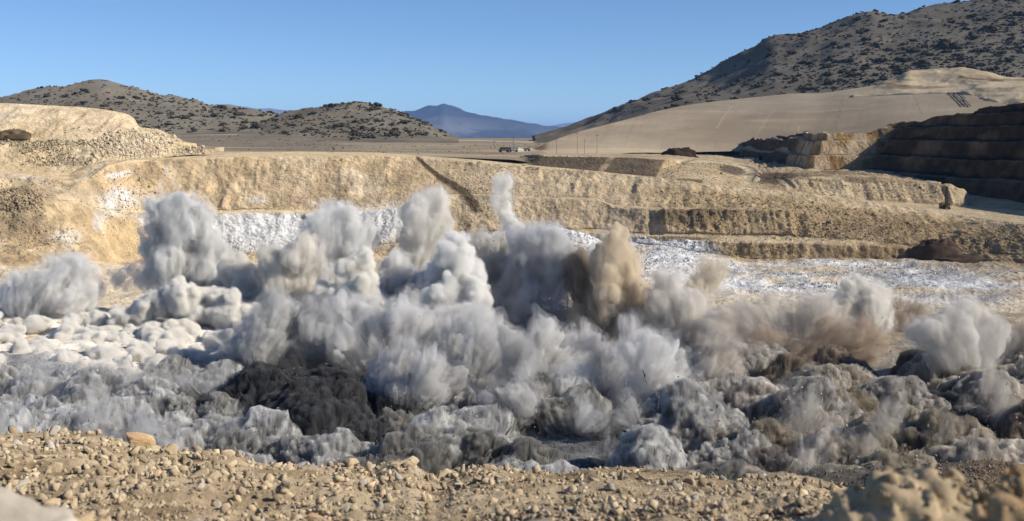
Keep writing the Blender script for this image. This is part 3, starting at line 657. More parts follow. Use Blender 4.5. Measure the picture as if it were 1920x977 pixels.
def rock_stuff(name, pos, size, cols, mat, label, seed=0, parent=None):
    rs = np.random.default_rng(seed); Vs, Fs, Cs = [], [], []; off = 0
    k = rs.integers(0, len(ROCKS), len(pos)); Rm = rot_mats(len(pos), rs)
    for i in range(len(ROCKS)):
        m = np.where(k == i)[0]
        if not len(m): continue
        V0, F0 = ROCKS[i]
        V = np.einsum('nij,vj->nvi', Rm[m], V0)*size[m][:, None, None]+pos[m][:, None]
        Vs.append(V.reshape(-1, 3)); Fs.append((F0[None]+(np.arange(len(m))*len(V0))[:, None, None]+off).reshape(-1, 3)); off += V.shape[0]*V.shape[1]
        Cs.append(np.repeat(cols[m], len(V0), 0))
    o = link(name, mesh_np(name, np.concatenate(Vs), np.concatenate(Fs), np.concatenate(Cs), smooth=False), mat, parent)
    return tag(o, label, None, None, 'stuff')
M_ROCK = terrain_mat('broken_rock', .12, .9, bump=.5, var=.22, bdist=.03, bscale=.08)
M_ROCKF = terrain_mat('far_rock', 1.5, 8, bump=.3, var=.2, bdist=.3)
# ------------------------------------------------------------------ the heaving blast field: base rubble and bursts
M_BLAST = terrain_mat('blasted_rock', .5, 5, bump=1.0, var=.34, bdist=.7, bscale=1.1)
GREY1, GREY2, GREY3 = C(.075, .075, .078), C(.17, .172, .176), C(.40, .40, .395)
def zfloor(x, y, dz): # depth of a picture point at height dz above the floor
    return -(ZF+dz)/math.tan(math.atan((y-CY)/F)+TH)
bl = [[(-250, 566, zfloor(0, 566, 0)), (2200, 566, zfloor(0, 566, 0))], [(-250, 590, zfloor(0, 590, 1.)), (2200, 590, zfloor(0, 590, 1.))],
      [(-250, 700, zfloor(0, 700, 1.5)), (2200, 700, zfloor(0, 700, 1.5))], [(-250, 830, zfloor(0, 830, 1)), (2200, 830, zfloor(0, 830, 1))], [(-250, 960, zfloor(0, 960, .5)), (2200, 960, zfloor(0, 960, .5))],
      [(-250, 1000, zfloor(0, 1000, 0)), (2200, 1000, zfloor(0, 1000, 0))]]
P, px, py, S = lines_grid(bl, [8, 36, 44, 44, 4], -250, 2200, 480)
env = sst(0.2, 1.2, S)*(1-sst(4.3, 5, S))
P[..., 2] -= (1-env)*2.5
h = fbm(P, (26, 26, 26), 2, 201)*2.5+fbm(P, (11, 11, 11), 3, 203, ridge=True)*1.6+fbm(P, (3.5, 3.5, 3.5), 3, 205, ridge=True)*.55
P[..., 2] += h*env*(.7+.6*(1-sst(500, 620, px)))
warp = fbm(P, (18, 18, 18), 2, 207)[..., None]*np.array([6., 6, 0])
wh = sst(-.1, .45, fbm(P+warp, (16, 9, 9), 4, 209))
def fieldcol(P, px, py, seed):
    """colour of the broken rock by where in the field it lies: white end, grey middle, brown right end"""
    n = fbm(P, (20, 20, 20), 3, seed)
    c = mix(GREY1, GREY2, sst(-.3, .4, fbm(P, (8, 8, 8), 4, seed+1)))
    c = mix(c, C(.36, .31, .24), sst(1240, 1600, px+n*260-(py-700)*.6)*.75)
    c = mix(c, C(.42, .33, .22), sst(1300, 1500, px+n*120)*(1-sst(610, 660, py+n*40))*.8)
    c = mix(c, C(.76, .70, .60), (1-sst(470, 560, px+n*70+(py-640)*.9))*(1-sst(668, 705, py+n*45)))
    c = mix(c, C(.5, .3, .12), sst(.46, .6, fbm(P, (9, 9, 9), 3, seed+7))*.8*(py > 690))
    return c
c = fieldcol(P, px, py, 211)
c = mix(c, GREY3, wh*.5)
for gx, gy, ga, gb in ((640, 740, 130, 70), (1800, 775, 60, 35), (1148, 855, 30, 50)): c = mix(c, C(.03, .03, .032), blob(px, py, gx, gy, ga, gb, .4)*.9)  # near-black painted on the rubble as the deep shade of the holes
o = grid_obj('blasted_rubble', P, c, M_BLAST, 'stuff', 'broken grey rock heaving up across the pit floor in front of the pale wall')


M_CORE = M_BLAST

CRN = []
def burst(px_, py_, rpx, seed, colr=None, dz=2, lean=0., h=1.0, vol=None, dens=1.35, name='rock_burst', dark=False):
    """one dome of rock and dust thrown up by a charge: a dense fibrous body of dust, grit trails, broken rock about the crown"""
    rs = np.random.default_rng(seed)
    d = zfloor(px_, py_+rpx*.9, dz); r = rpx/F*d
    c0 = Wp(px_, py_+rpx*(1-.25*(1-h)), d)
    base = [(c0, r*.85), (c0-np.array([0, 0, r*.8]), r*1.0), (c0-np.array([0, 0, r*1.5]), r*1.05)]
    for k in range(6):
        a = rs.uniform(0, 6.28); base.append((c0+np.array([math.cos(a)*r*.7, math.sin(a)*r*.5, rs.uniform(-.7, .35)*r*h]), r*rs.uniform(.3, .6)))
    base.append((c0+np.array([lean*r*.8, 0, r*h*.4]), r*.55))
    hh = max(.42, r/12)
    src = c0-np.array([-lean*r, 0, 1.4*r])
    f, lo = billow_field(base, hh, rs, (0, .4), (0, .4), (1.0*r**.5, r*.75, 1.3), pad=1.9)
    n = f.shape
    near = np.abs(f) < 2.4
    def fib(Pt, ang, sd):
        q = Pt-src; rl = np.linalg.norm(q, axis=1, keepdims=True); Q = q/rl/ang+rl/(r*1.5)*np.array([.7, .5, .6])
        return fbm(Q, 1., 4, sd % 60, gain=.7, ridge=True)
    Gn = (np.argwhere(near)*hh+lo).astype(np.float32); zz = (Gn[:, 2]-c0[2])/r
    crown = sst(.1, .7, zz+.3*fbm(Gn, (r*.5,)*3, 2, 8))
    f[near] -= fib(Gn, .15, seed)*.58*r**.6*(1-.4*crown)+crown*fbm(Gn, (1.5, 1.5, 1.5), 3, seed % 60, ridge=True)*.6
    for ax in range(3):
        for e in (0, -1):
            i_ = [slice(None)]*3; i_[ax] = e; f[tuple(i_)] = 3.
    cutz = max(ZF-.8, c0[2]-1.5*r); f[:, :, :max(1, int((cutz-lo[2])/hh))] = 3.
    V, Q = surface_nets(f, lo, hh)
    t = empty(name); t.location = c0
    if vol is None:
        k = float(np.interp(px_+rs.uniform(-150, 150), [200, 500, 1250, 1600], [0, 1, 2, 3])); tn = rs.choice([-.24, -.1, 0, .08, .17])
        pal = [(.83, .81, .77), (.66, .64, .60), (.61, .59, .55), (.65, .57, .47)]
        i0 = int(k); i1 = min(3, i0+1); q = [round((a*(1-k+i0)+b*(k-i0)+tn)*50)/50 for a, b in zip(pal[i0], pal[i1])]; vol = tuple(min(.97, x) for x in q)
    link('dust_body', mesh_np('dust_body', V-src, Q), fib_vol_mat(vol, dens, .095, .26, .6), t).location = Vector(src-c0)
    # broken rock riding on the upper surface
    zv = (V[:, 2]-c0[2])/r; cv = sst(-.1, .8, zv+.45*fbm(V, (r*.6,)*3, 2, 8))*(zv > -.7)+.02*(zv > -.7)
    nr_ = int(17*r); k = rs.choice(len(V), nr_, p=cv/cv.sum()); A_ = V[k]
    ppx, ppy = proj(A_); c = fieldcol(A_, ppx, ppy, 211) if colr is None else np.tile(np.array(colr, np.float32), (nr_, 1))
    if dark: c = c*.12  # crown rock blackened too, shade put into its colour
    c = np.minimum(c*rs.choice([.6, .9, 1.4, 2.4], (nr_, 1), p=[.3, .3, .25, .15]), .65)
    dr_ = A_-src; dr_ /= np.linalg.norm(dr_, axis=1, keepdims=True)
    sz = np.exp(rs.normal(0, .45, nr_))*.12
    o = rock_stuff('rubble', A_+dr_*rs.uniform(-.3, .6, (nr_, 1)), sz, c, M_ROCKF, None, seed, t); o.location = -Vector(c0)
    # thin trails of thrown grit
    ns = int(30+r*r*4); wv = (zv > -.9)*(.3+np.maximum(0, zv+.6)); k = rs.choice(len(V), ns, p=wv/wv.sum())
    A_ = V[k]; dr_ = A_-src; dr_ /= np.linalg.norm(dr_, axis=1, keepdims=True); dr_ = dr_+rs.normal(size=(ns, 3))*.07
    L_ = rs.uniform(.5, 1.5, (ns, 1))*r**.5*.6; a_ = A_-dr_*L_*1.3; b_ = A_+dr_*L_*.28; wd = rs.uniform(.04, .13, (ns, 1))
    e1 = np.cross(dr_, rs.normal(size=(ns, 3))); e1 /= np.linalg.norm(e1, axis=1, keepdims=True); e2 = np.cross(dr_, e1)
    SV = np.stack([a_+e1*wd, a_-e1*wd*.5+e2*wd*.87, a_-e1*wd*.5-e2*wd*.87, b_], 1).reshape(-1, 3)
    SF = (np.array([(0, 1, 3), (1, 2, 3), (2, 0, 3)])[None]+(np.arange(ns)*4)[:, None, None]).reshape(-1, 3)
    ppx, ppy = proj(A_); c = fieldcol(A_, ppx, ppy, 211) if colr is None else np.tile(np.array(colr, np.float32), (ns, 1))
    if dark: c = c*.12  # grit trails blackened likewise for the shade
    sc_ = np.minimum(c*rs.choice([.45, 1.0, 1.8, 2.6], (ns, 1), p=[.3, .25, .25, .2]), .42)
    tag(link('debris_streak', mesh_np('debris_streak', SV, SF, np.repeat(sc_, 4, 0), smooth=False), M_BLAST, t), kind='stuff').location = -Vector(c0)
    return t
rb = np.random.default_rng(77)
spots = []
KEY = [(900, 826, 62, 'dark round burst of rock just beyond the rim, left of the pale fan domes'),
       (985, 838, 66, 'grey dome with pale fan streaks beside the black gap near the rim'),
       (1215, 820, 92, 'largest smooth grey dome right of the black gap, close above the rim'),
       (500, 788, 80, 'grey burst veined with pale dust left of the big black hole'),
       (1090, 745, 74, 'grey dome with dark spattered crown directly behind the black gap'),
       (1440, 800, 74, 'grey burst with a bright right side above the dark gravel'),
       (760, 835, 74, 'pale grey broken burst right of the big black hole, reaching to the rim'),
       (1560, 665, 66, 'dark brown burst under the pale tan puff on the right'),
       (1680, 725, 84, 'brown grey dome left of the black hole at the right end'),
       (330, 690, 64, 'grey mound of rock rising through the white dust on the left'),
       (1250, 700, 60, 'tan dome at the foot of the golden brown plume'),
       (1345, 715, 44, 'small dark rocky burst between tan and grey domes right of centre')]
GRB = 'bursts of rock thrown up by the blast'
for k, (x, y, r, lab) in enumerate(KEY):
    kw = {}
    if k == 7: kw = dict(colr=(.10, .072, .05), vol=(.42, .34, .27))
    if k == 8: kw = dict(colr=(.15, .12, .09), vol=(.66, .6, .53), h=.8)
    if k == 10: kw = dict(colr=(.30, .235, .155), vol=(.78, .68, .55), h=.7)
    if k == 11: kw = dict(colr=(.06, .06, .06), vol=(.45, .45, .45), h=.7)
    o = burst(x, y-r*.25, r, 300+k, **kw); tag(o, lab, 'rock burst', GRB); spots.append((x, y, r))
GAP = [(1148, 850, 26), (820, 905, 24)]
PLAINB = []; DARKM = []
for ri, rowy in enumerate([660, 690, 722, 758, 798, 840, 884]):
    rr = 44+(rowy-640)*.11
    for x in np.arange(-90, 2010, rr*1.12):
        x0 = x+rb.uniform(-.5, .5)*rr; y0 = rowy+rb.uniform(-.6, .6)*rr*.5; r0 = rr*rb.choice([.6, .8, 1.0, 1.25, 1.6]); hq = rb.uniform(.6, 1.15)
        if x0 < 1320 and y0 < 700 and x0 > 480: continue
        if x0 < 480 and y0 < 690: continue
        if x0 < 420: r0 *= .8; hq = .6
        if 480 < x0 < 740 and y0 > 770: r0 *= .8; hq = .6
        if x0 > 1500: hq *= .75
        if any(math.hypot(x0-a, (y0-b)*1.2) < c_*.6+r0*.2 for a, b, c_ in spots[:len(KEY)]): continue
        if any(abs(x0-a) < c_+r0*.6 and abs(y0+r0*.3-b) < c_*1.1+r0*.5 for a, b, c_ in GAP): continue
        spots.append((x0, y0, r0))
        dk = ((x0-600)/150)**2+((y0-755)/72)**2 < 1 or ((x0-1800)/55)**2+((y0-770)/34)**2 < 1  # domes inside the shadow holes get an almost black colour as shade
        o = burst(x0, y0-r0*.3, r0, int(rb.integers(1000, 9000)), h=hq, lean=rb.uniform(-.35, .35), dark=dk, vol=(.14, .14, .145) if dk else None)
        if dk: DARKM.append((x0, o)); continue
        PLAINB.append((x0, y0, r0, ri, o))
ORD = ['leftmost', 'second from left', 'third from left', 'fourth from left', 'fifth from left', 'sixth from left', 'seventh from left', 'eighth from left', 'ninth from left', 'tenth from left', 'eleventh from left', 'twelfth from left', 'thirteenth from left', 'fourteenth from left', 'fifteenth from left', 'sixteenth from left', 'seventeenth from left', 'eighteenth from left']
ROWN = ['rearmost row', 'row two from the back', 'row three from the back', 'middle row', 'row three from the rim', 'row two from the rim', 'row next to the rim']
for nm, q in (('in the big dark hole left of centre', [z for z in DARKM if z[0] < 1000]), ('in the dark hole near the right edge', [z for z in DARKM if z[0] > 1000])):
    for k, z in enumerate(sorted(q, key=lambda z: z[0])): tag(z[1], 'mound tinted black as shade %s, %s' % (nm, ORD[k]), 'rock burst', GRB)
SEC = [(-999, 470, 'under the white dust'), (470, 880, 'around the dark hole'), (880, 1230, 'below the widest column'), (1230, 1560, 'right of the golden plume'), (1560, 9999, 'toward the right edge')]
for ri in range(7):
    for a_, b_, nm in SEC:
        q = sorted([z for z in PLAINB if z[3] == ri and a_ <= z[0] < b_], key=lambda z: z[0])
        for k, z in enumerate(q): tag(z[4], '%s dome %s, %s, %s' % ('large' if z[2] > 62 else 'small' if z[2] < 44 else 'streaked', nm, ROWN[ri], ORD[k]), 'rock burst', GRB)
print('blast', len(spots), round(time.time()-T0, 1))
# ------------------------------------------------------------------ dust plumes
GRP = 'dust plumes over the blast'
W_ = (.98, .96, .915); CR_ = (.97, .94, .88); G_ = (.90, .885, .86); G2 = (.88, .865, .84); T_ = (.94, .90, .83); BR = (.86, .72, .52); DB = (.58, .48, .38); LG = (.965, .955, .93)
SOFT = dict(sub=(4, .55), sub2=(0, .42), nz=(5.0, 11, 1.7), veil=(1.5, .12), streak=(2.0, .13, 1.8, 0), h=.62)
CAUL = dict(sub=(11, .44), sub2=(8, .36), nz=(1.7, 3.0, 1), veil=(.4, .15), h=.43)
MED = dict(sub=(9, .45), sub2=(6, .36), nz=(2.4, 6, 1.3), veil=(.8, .18), streak=(1.0, .11, 1.6, 0), h=.5)
def P_(label, blobs, d, colr, dens, kind, seed, name='dust_plume', cat='dust plume', **k):
    a = dict(kind); a.update(k)
    return plume(name, label, cat, blobs, d, colr, dens, seed=seed, group=GRP, **a)
P_('tall grey column with a dark left side in front of the white chalk face', [(350, 500, 52), (350, 460, 52), (342, 425, 48), (318, 400, 34), (290, 388, 22), (370, 405, 34), (385, 440, 32), (325, 535, 44), (385, 525, 44), (300, 420, 26), (400, 480, 34)], 312, LG, 0.71, SOFT, 1)
P_('low pale grey cloud at the far left above the cream floor', [(55, 560, 42), (100, 535, 48), (135, 505, 34), (95, 492, 24), (140, 548, 38), (30, 568, 32)], 300, LG, 0.51, SOFT, 2)
P_('thin brownish haze of dust drifting left of the tall grey column', [(190, 545, 26), (225, 530, 28), (262, 518, 26), (280, 500, 20), (160, 560, 22)], 318, G_, 0.22, SOFT, 3)
P_('cream cauliflower dust bank rising over the white ground cloud', [(310, 572, 28), (345, 566, 32), (385, 582, 30), (430, 590, 32), (270, 586, 24), (225, 594, 20), (185, 600, 18), (330, 548, 18), (470, 600, 28), (400, 555, 16), (240, 600, 20), (140, 604, 16)], 285, W_, 2.0, CAUL, 4)
rw = np.random.default_rng(8); wb = []
for q in range(260):
    x = rw.uniform(-90, 515); y = rw.uniform(592, 692); r = rw.choice([8, 11, 15, 22])
    if y > 640+(515-x)*.14+20: continue
    wb.append((x, y, r, zfloor(x, y+r*.4, .8)-262))
P_('flat white dust cloud spreading over the ground on the left', wb, 262, (.985, .962, .912), 2.2, CAUL, 5, h=.42, sub=(4, .5), sub2=(3, .4), stretch=.7, depth_j=0, nz=(1.7, 2.6, 1))
P_('tan knobbly puff beside the tall grey column', [(440, 515, 28), (455, 545, 34), (475, 570, 34), (428, 492, 16)], 298, CR_, .8, CAUL, 6)
P_('wide greyish cream cloud between the two leftmost columns', [(520, 520, 46), (510, 570, 46), (560, 560, 46), (545, 610, 40), (590, 600, 38), (505, 490, 30), (560, 480, 34)], 290, T_, 0.52, MED, 7)
P_('soft grey column rising against the chalk face left of centre', [(625, 520, 50), (632, 480, 52), (628, 445, 44), (612, 422, 30), (585, 500, 34), (660, 455, 34), (590, 440, 24)], 300, LG, 0.37, SOFT, 8)
P_('bright cream knotted cauliflower puff left of centre', [(665, 515, 28), (675, 545, 34), (645, 500, 16), (680, 492, 20), (620, 560, 28), (700, 575, 34), (650, 580, 30)], 277, (.985, .965, .91), 1.1, CAUL, 9)
P_('tan column standing in front of the cream wall', [(800, 470, 42), (797, 430, 40), (800, 395, 36), (788, 378, 22), (815, 450, 32), (770, 500, 38), (815, 385, 22)], 305, CR_, 0.34, SOFT, 10)
P_('rounded grey puff between the knotted puff and the tan column', [(735, 530, 38), (760, 555, 38), (790, 540, 38), (745, 500, 28), (720, 580, 34)], 287, LG, 0.68, MED, 11)
P_('tall lumpy pale grey plume with bulging cauliflower sides in the centre', [(850, 480, 30), (855, 520, 42), (840, 560, 46), (870, 560, 40), (825, 600, 38), (855, 610, 40), (885, 520, 26), (860, 452, 18), (820, 540, 30)], 276, LG, .8, CAUL, 12)
P_('thin white jet of dust standing highest of all against the cream wall', [(945, 346, 17), (944, 366, 20), (948, 386, 20), (955, 405, 20), (965, 422, 22), (970, 445, 24), (958, 470, 24), (950, 500, 26)], 308, W_, 0.58, SOFT, 13, sub2=(3, .4), nz=(2.0, 6, 2.2), veil=(1.1, .2))
P_('dark brownish grey cloud tucked behind the lumpy pale plume', [(915, 480, 36), (920, 520, 42), (925, 560, 40), (900, 460, 22)], 298, (.82, .79, .74), 0.60, MED, 14)
P_('widest dark grey column right of centre, smooth headed', [(1010, 470, 54), (1000, 520, 60), (1005, 570, 64), (1035, 450, 34), (985, 450, 32), (1045, 510, 46), (985, 620, 56), (1030, 620, 52), (950, 600, 50), (930, 640, 44), (1000, 665, 44)], 288, (.82, .82, .82), 0.46, SOFT, 15, nz=(3.2, 10, 1.8))
P_('golden brown plume with a dark brown left flank', [(1150, 565, 56), (1155, 525, 50), (1158, 488, 40), (1155, 458, 26), (1145, 610, 58), (1165, 640, 54), (1190, 590, 46), (1175, 545, 44), (1152, 435, 14)], 274, (.925, .81, .64), 0.56, SOFT, 16, nz=(3., 9, 1.8))
P_('dark brown cloud hugging the left flank of the golden plume', [(1085, 520, 30), (1095, 560, 36), (1110, 600, 38), (1120, 640, 36), (1080, 492, 18)], 282, (.60, .50, .39), 0.85, SOFT, 17)
P_('tan grey cloud right of the golden plume', [(1240, 560, 38), (1250, 600, 46), (1270, 635, 44), (1290, 590, 34), (1225, 620, 40), (1300, 650, 32), (1245, 530, 22)], 268, T_, 0.48, SOFT, 18)
P_('small tan puff in front of the blasted chalk floor', [(1340, 515, 20), (1335, 535, 20), (1315, 545, 18)], 300, (.92, .84, .7), 0.51, SOFT, 19)
P_('pale tan cauliflower puff on the right', [(1610, 560, 32), (1645, 565, 26), (1630, 590, 34), (1590, 585, 34), (1600, 545, 20), (1650, 605, 26)], 262, (.95, .92, .86), 0.83, MED, 20)
P_('grey brown drift of dust left of the pale tan puff on the right', [(1400, 615, 34), (1440, 600, 38), (1490, 605, 38), (1540, 600, 38), (1440, 580, 24), (1560, 630, 34), (1500, 635, 36), (1350, 610, 30)], 256, (.82, .765, .69), 0.29, SOFT, 21)
P_('thin dark dust blurring the brown streaked burst', [(1560, 640, 38), (1610, 655, 36), (1520, 655, 34), (1430, 655, 30)], 244, DB, 0.37, SOFT, 22)
P_('small dark brown puff right of the pale tan puff', [(1705, 592, 26), (1730, 588, 22), (1685, 600, 22)], 265, (.52, .43, .34), 0.59, SOFT, 23)
P_('large soft grey plume fanning upward near the right edge', [(1800, 640, 46), (1785, 680, 50), (1835, 690, 50), (1815, 730, 44), (1860, 650, 44), (1800, 600, 30), (1765, 650, 38), (1835, 765, 30), (1730, 620, 26), (1880, 620, 30)], 218, (.83, .795, .74), 0.34, SOFT, 24)
P_('brown dust at the far right edge of the blast', [(1890, 640, 36), (1925, 650, 40), (1900, 680, 40), (1960, 640, 40)], 236, (.76, .66, .53), 0.37, SOFT, 25)
P_('big soft grey plume low in the centre with flying stones in it', [(700, 620, 70), (720, 660, 66), (760, 640, 58), (740, 690, 40), (675, 590, 50), (750, 600, 50), (785, 690, 36)], 236, (.90, .885, .86), 0.32, SOFT, 26)
P_('pale plume behind the white ground cloud, left of the big soft one', [(560, 640, 44), (600, 630, 46), (530, 600, 38), (610, 675, 38), (540, 670, 36)], 258, LG, 0.42, SOFT, 27)
P_('low pale mist lying against the rim at the lower left', [(x, 800+8*math.sin(x*.1), 28) for x in range(-60, 250, 34)], 186, LG, .10, SOFT, 28, streak=None)
P_('grey dust filling the space under the dark grey column', [(900, 650, 48), (950, 665, 50), (1010, 680, 44), (870, 690, 40), (1060, 670, 36), (1110, 690, 30)], 246, (.88, .865, .84), 0.31, SOFT, 29)
P_('grey dust streaming up left of the golden plume foot', [(860, 620, 40), (900, 600, 36), (850, 660, 38)], 262, (.93, .915, .89), 0.45, MED, 32)
P_('brown grey dust boiling over the right half of the field', [(1380, 670, 36), (1450, 690, 40), (1520, 720, 40), (1600, 740, 40), (1660, 690, 34), (1400, 720, 30)], 226, (.74, .67, .59), .07, SOFT, 33, h=.8)
P_('dust tinted near black for the shadow in the hole left of centre', [(500, 705, 34), (540, 690, 30), (560, 730, 44), (620, 745, 48), (670, 760, 46), (700, 740, 34), (590, 780, 40), (660, 790, 36), (470, 720, 22)], 226, (.16, .16, .165), 0.90, MED, 40)  # volume colour near black, standing in for the hole's deep shade
P_('dust tinted near black for the shadow in the hole near the right edge', [(1780, 745, 24), (1805, 765, 28), (1830, 780, 24), (1760, 735, 16)], 214, (.15, .145, .14), 0.90, MED, 41)  # shade of the right-hand hole put into the dust colour
P_('dust tinted near black for the shadow in the gap between two grey domes', [(1150, 815, 22), (1150, 845, 26), (1145, 875, 26)], 182, (.15, .15, .155), 0.90, MED, 42, nz=(.6, 3, 1))  # dust blackened here to give the gap its shade
P_('dust tinted dark grey as the shaded left flank of the tall grey column', [(290, 420, 20), (305, 460, 24), (318, 500, 26), (300, 530, 24), (280, 400, 14)], 308, (.62, .62, .62), 0.51, SOFT, 43)  # darker volume added on the column's side away from the sun
P_('thin grey veil of dust over the domes at lower left', [(x, 735+14*math.sin(x*.05), 44) for x in range(-40, 480, 60)], 204, G_, .05, SOFT, 30, h=.9)
P_('thin grey veil of dust over the domes right of centre', [(x, 745+22*math.sin(x*.04), 48) for x in range(860, 1500, 70)], 200, G2, .03, SOFT, 31, h=.9)
# ---- stones in the air
rs = np.random.default_rng(5)
pp, ss, cc = [], [], []
for (x, y, rx, ry, n, d) in [(735, 640, 50, 70, 150, 226), (760, 700, 60, 50, 160, 215), (720, 560, 60, 40, 30, 245), (1060, 600, 30, 50, 90, 262), (1180, 590, 50, 60, 40, 258), (860, 690, 70, 40, 160, 232), (1100, 780, 220, 60, 240, 186), (600, 700, 60, 40, 60, 220), (925, 460, 30, 20, 40, 292), (270, 440, 12, 40, 30, 296), (1300, 690, 100, 40, 120, 215), (1650, 640, 90, 50, 80, 232), (230, 700, 160, 50, 140, 225)]:
    q = rs.normal(size=(n, 2))*.55
    for a, b in q:
        dd = d+rs.uniform(-4, 2); pp.append(Wp(x+a*rx, y+b*ry, dd)); ss.append(rs.uniform(.6, 1.8)**2*.7/F*dd); g = rs.choice([.08, .16, .3, .5]); cc.append((g, g*.95, g*.88))
rock_stuff('flying_stones', np.array(pp), np.array(ss), np.array(cc), M_ROCKF, 'small stones flying through the dust above the blast', 3)
# soft bursts of dust between the domes
rb2 = np.random.default_rng(99); FAN = []
for k in range(60):
    if k < 24: x = 500+k*36+rb2.uniform(-20, 20); y = rb2.uniform(650, 745)
    else: x = rb2.uniform(-40, 1960); y = rb2.uniform(690, 860)
    if x > 1320: y = max(y, 680)
    if 440 < x < 730 and y > 655: y = rb2.uniform(625, 655)
    r = rb2.uniform(30, 58) if k < 24 else rb2.uniform(24, 44); d = zfloor(x, y+r*.7, 3); lx = rb2.uniform(-.7, .7)
    al = rb2.uniform(.6, .9); cl = (round(al, 2), round(al*(.98 if x < 1300 else .92), 2), round(al*(.95 if x < 1300 else .82), 2))
    o = P_('fan', [(x, y, r), (x+lx*r, y-r*.8, r*.75), (x+lx*r*1.9, y-r*1.4, r*.4), (x-r*.8, y+r*.1, r*.6), (x+r*.8, y, r*.6)], d, cl, .55 if k < 24 else .3, SOFT, 400+k, sub=(3, .5), nz=(3.0, 7, 1.8), h=.6, streak=(2.2, .11, 1.3, -lx*1.0), veil=(1.2, .12))
    FAN.append((x, k < 24, o))
for up_ in (True, False):
    q = sorted([z for z in FAN if z[1] == up_], key=lambda z: z[0])
    for a_, b_, nm in SEC:
        for n_, z in enumerate([z for z in q if a_ <= z[0] < b_]): tag(z[2], 'soft fan of dust %s, %s, %s' % (nm, 'under the tall plumes' if up_ else 'among domes', ORD[n_]), None, 'small fans of dust among the bursts')
print('dust', round(time.time()-T0, 1))
# ------------------------------------------------------------------ near rim
RIM = [(-300, 826), (0, 824), (60, 822), (120, 820), (185, 822), (225, 832), (245, 842), (285, 842), (310, 838), (350, 848), (400, 850), (430, 856), (455, 864), (480, 873), (520, 876), (560, 878), (620, 877), (650, 872), (672, 876), (700, 884), (715, 878), (735, 870), (765, 870), (780, 880), (800, 893), (822, 902), (838, 898), (850, 890),
       (885, 880), (920, 882), (960, 886), (1010, 890), (1040, 896), (1085, 892), (1110, 886), (1150, 885), (1200, 890), (1250, 892), (1290, 888), (1330, 897), (1370, 902), (1400, 897), (1450, 892), (1490, 895), (1520, 904), (1560, 918), (1600, 932), (1700, 950), (1920, 965), (2300, 970)]
rd = 16.5
nearl = [[(x, y+70, 26) for x, y in RIM], [(x, y+3, 17.8) for x, y in RIM], [(x, y, rd) for x, y in RIM], [(-300, 977, 5.2), (2300, 977, 5.2)], [(-300, pyz(-1.65, 2.2), 2.2), (2300, pyz(-1.65, 2.2), 2.2)], [(-300, pyz(-1.6, .8), .8), (2300, pyz(-1.6, .8), .8)]]
M_RIM = terrain_mat('rim_rubble_soil', .06, .8, bump=1., var=.24, bdist=.03, bscale=.06)
P, px, py, S = lines_grid(nearl, [5, 5, 130, 20, 3], -300, 2300, 560)
env = sst(.0, 1., S)
P[..., 2] += (fbm(P, (1.6, 1.6, 1.6), 4, 301)*.16+fbm(P, (.35, .35, .35), 4, 302, ridge=True)*.07+fbm(P, (.09, .09, .09), 2, 303)*.015)*env
RT = C(.47, .37, .245); RT2 = C(.29, .215, .135); RT3 = C(.54, .44, .30)
c = mix(RT, RT2, sst(-.3, .3, fbm(P, (.5, .5, .5), 4, 304))); c = mix(c, RT3, sst(.0, .4, fbm(P, (1.5, .7, .7), 3, 305))*.5)
grid_obj('near_rim', P, c*.85, M_RIM); NR = (P, px, py)  # soil colour lowered so gaps between the stones read as shade
# dark gravel shoulder beyond the rim on the right
sh = [(1380, 915), (1440, 908), (1480, 898), (1530, 888), (1580, 884), (1620, 880), (1640, 874), (1680, 880), (1700, 876), (1760, 872), (1800, 868), (1860, 867), (1920, 868), (2300, 860)]
P, px, py, S = lines_grid([[(x, y+60, 48) for x, y in sh], [(x, y, 34) for x, y in sh], [(x, y+110, 19) for x, y in sh]], [4, 50], 1380, 2300, 240)
P[..., 2] += fbm(P, (1.5, 1.5, 1.5), 4, 311)*.25+fbm(P, (.4, .4, .4), 3, 312)*.08
DGR = C(.12, .105, .09); c = mix(DGR, DGR*1.6, sst(-.2, .4, fbm(P, (1., 1, 1), 4, 313))); c = mix(c, RT2*.7, sst(1750, 1850, px)*.7)
grid_obj('dark_shoulder', P, c, M_RIM); SHO = (P, px, py)

def sample_grid(G, n, rs, x0, x1, y0, y1, wfn=None):
    """random points over the part of a sheet seen between the given picture limits, even per picture area"""
    P, px, py = G
    cx = .25*(px[:-1, :-1]+px[1:, :-1]+px[:-1, 1:]+px[1:, 1:]); cy2 = .25*(py[:-1, :-1]+py[1:, :-1]+py[:-1, 1:]+py[1:, 1:])
    ar = np.abs((px[:-1, 1:]-px[:-1, :-1])*(py[1:, :-1]-py[:-1, :-1])); ar[(cx < x0) | (cx > x1) | (cy2 < y0) | (cy2 > y1)] = 0
    if wfn is not None: ar = ar*wfn(cx, cy2, P[:-1, :-1])
    pr = ar.ravel()/ar.sum(); k = rs.choice(len(pr), n, p=pr); i, j = np.unravel_index(k, ar.shape)
    u, v = rs.random((n, 1)), rs.random((n, 1))
    return P[i, j]*(1-u)*(1-v)+P[i+1, j]*u*(1-v)+P[i, j+1]*(1-u)*v+P[i+1, j+1]*u*v
rs = np.random.default_rng(21)
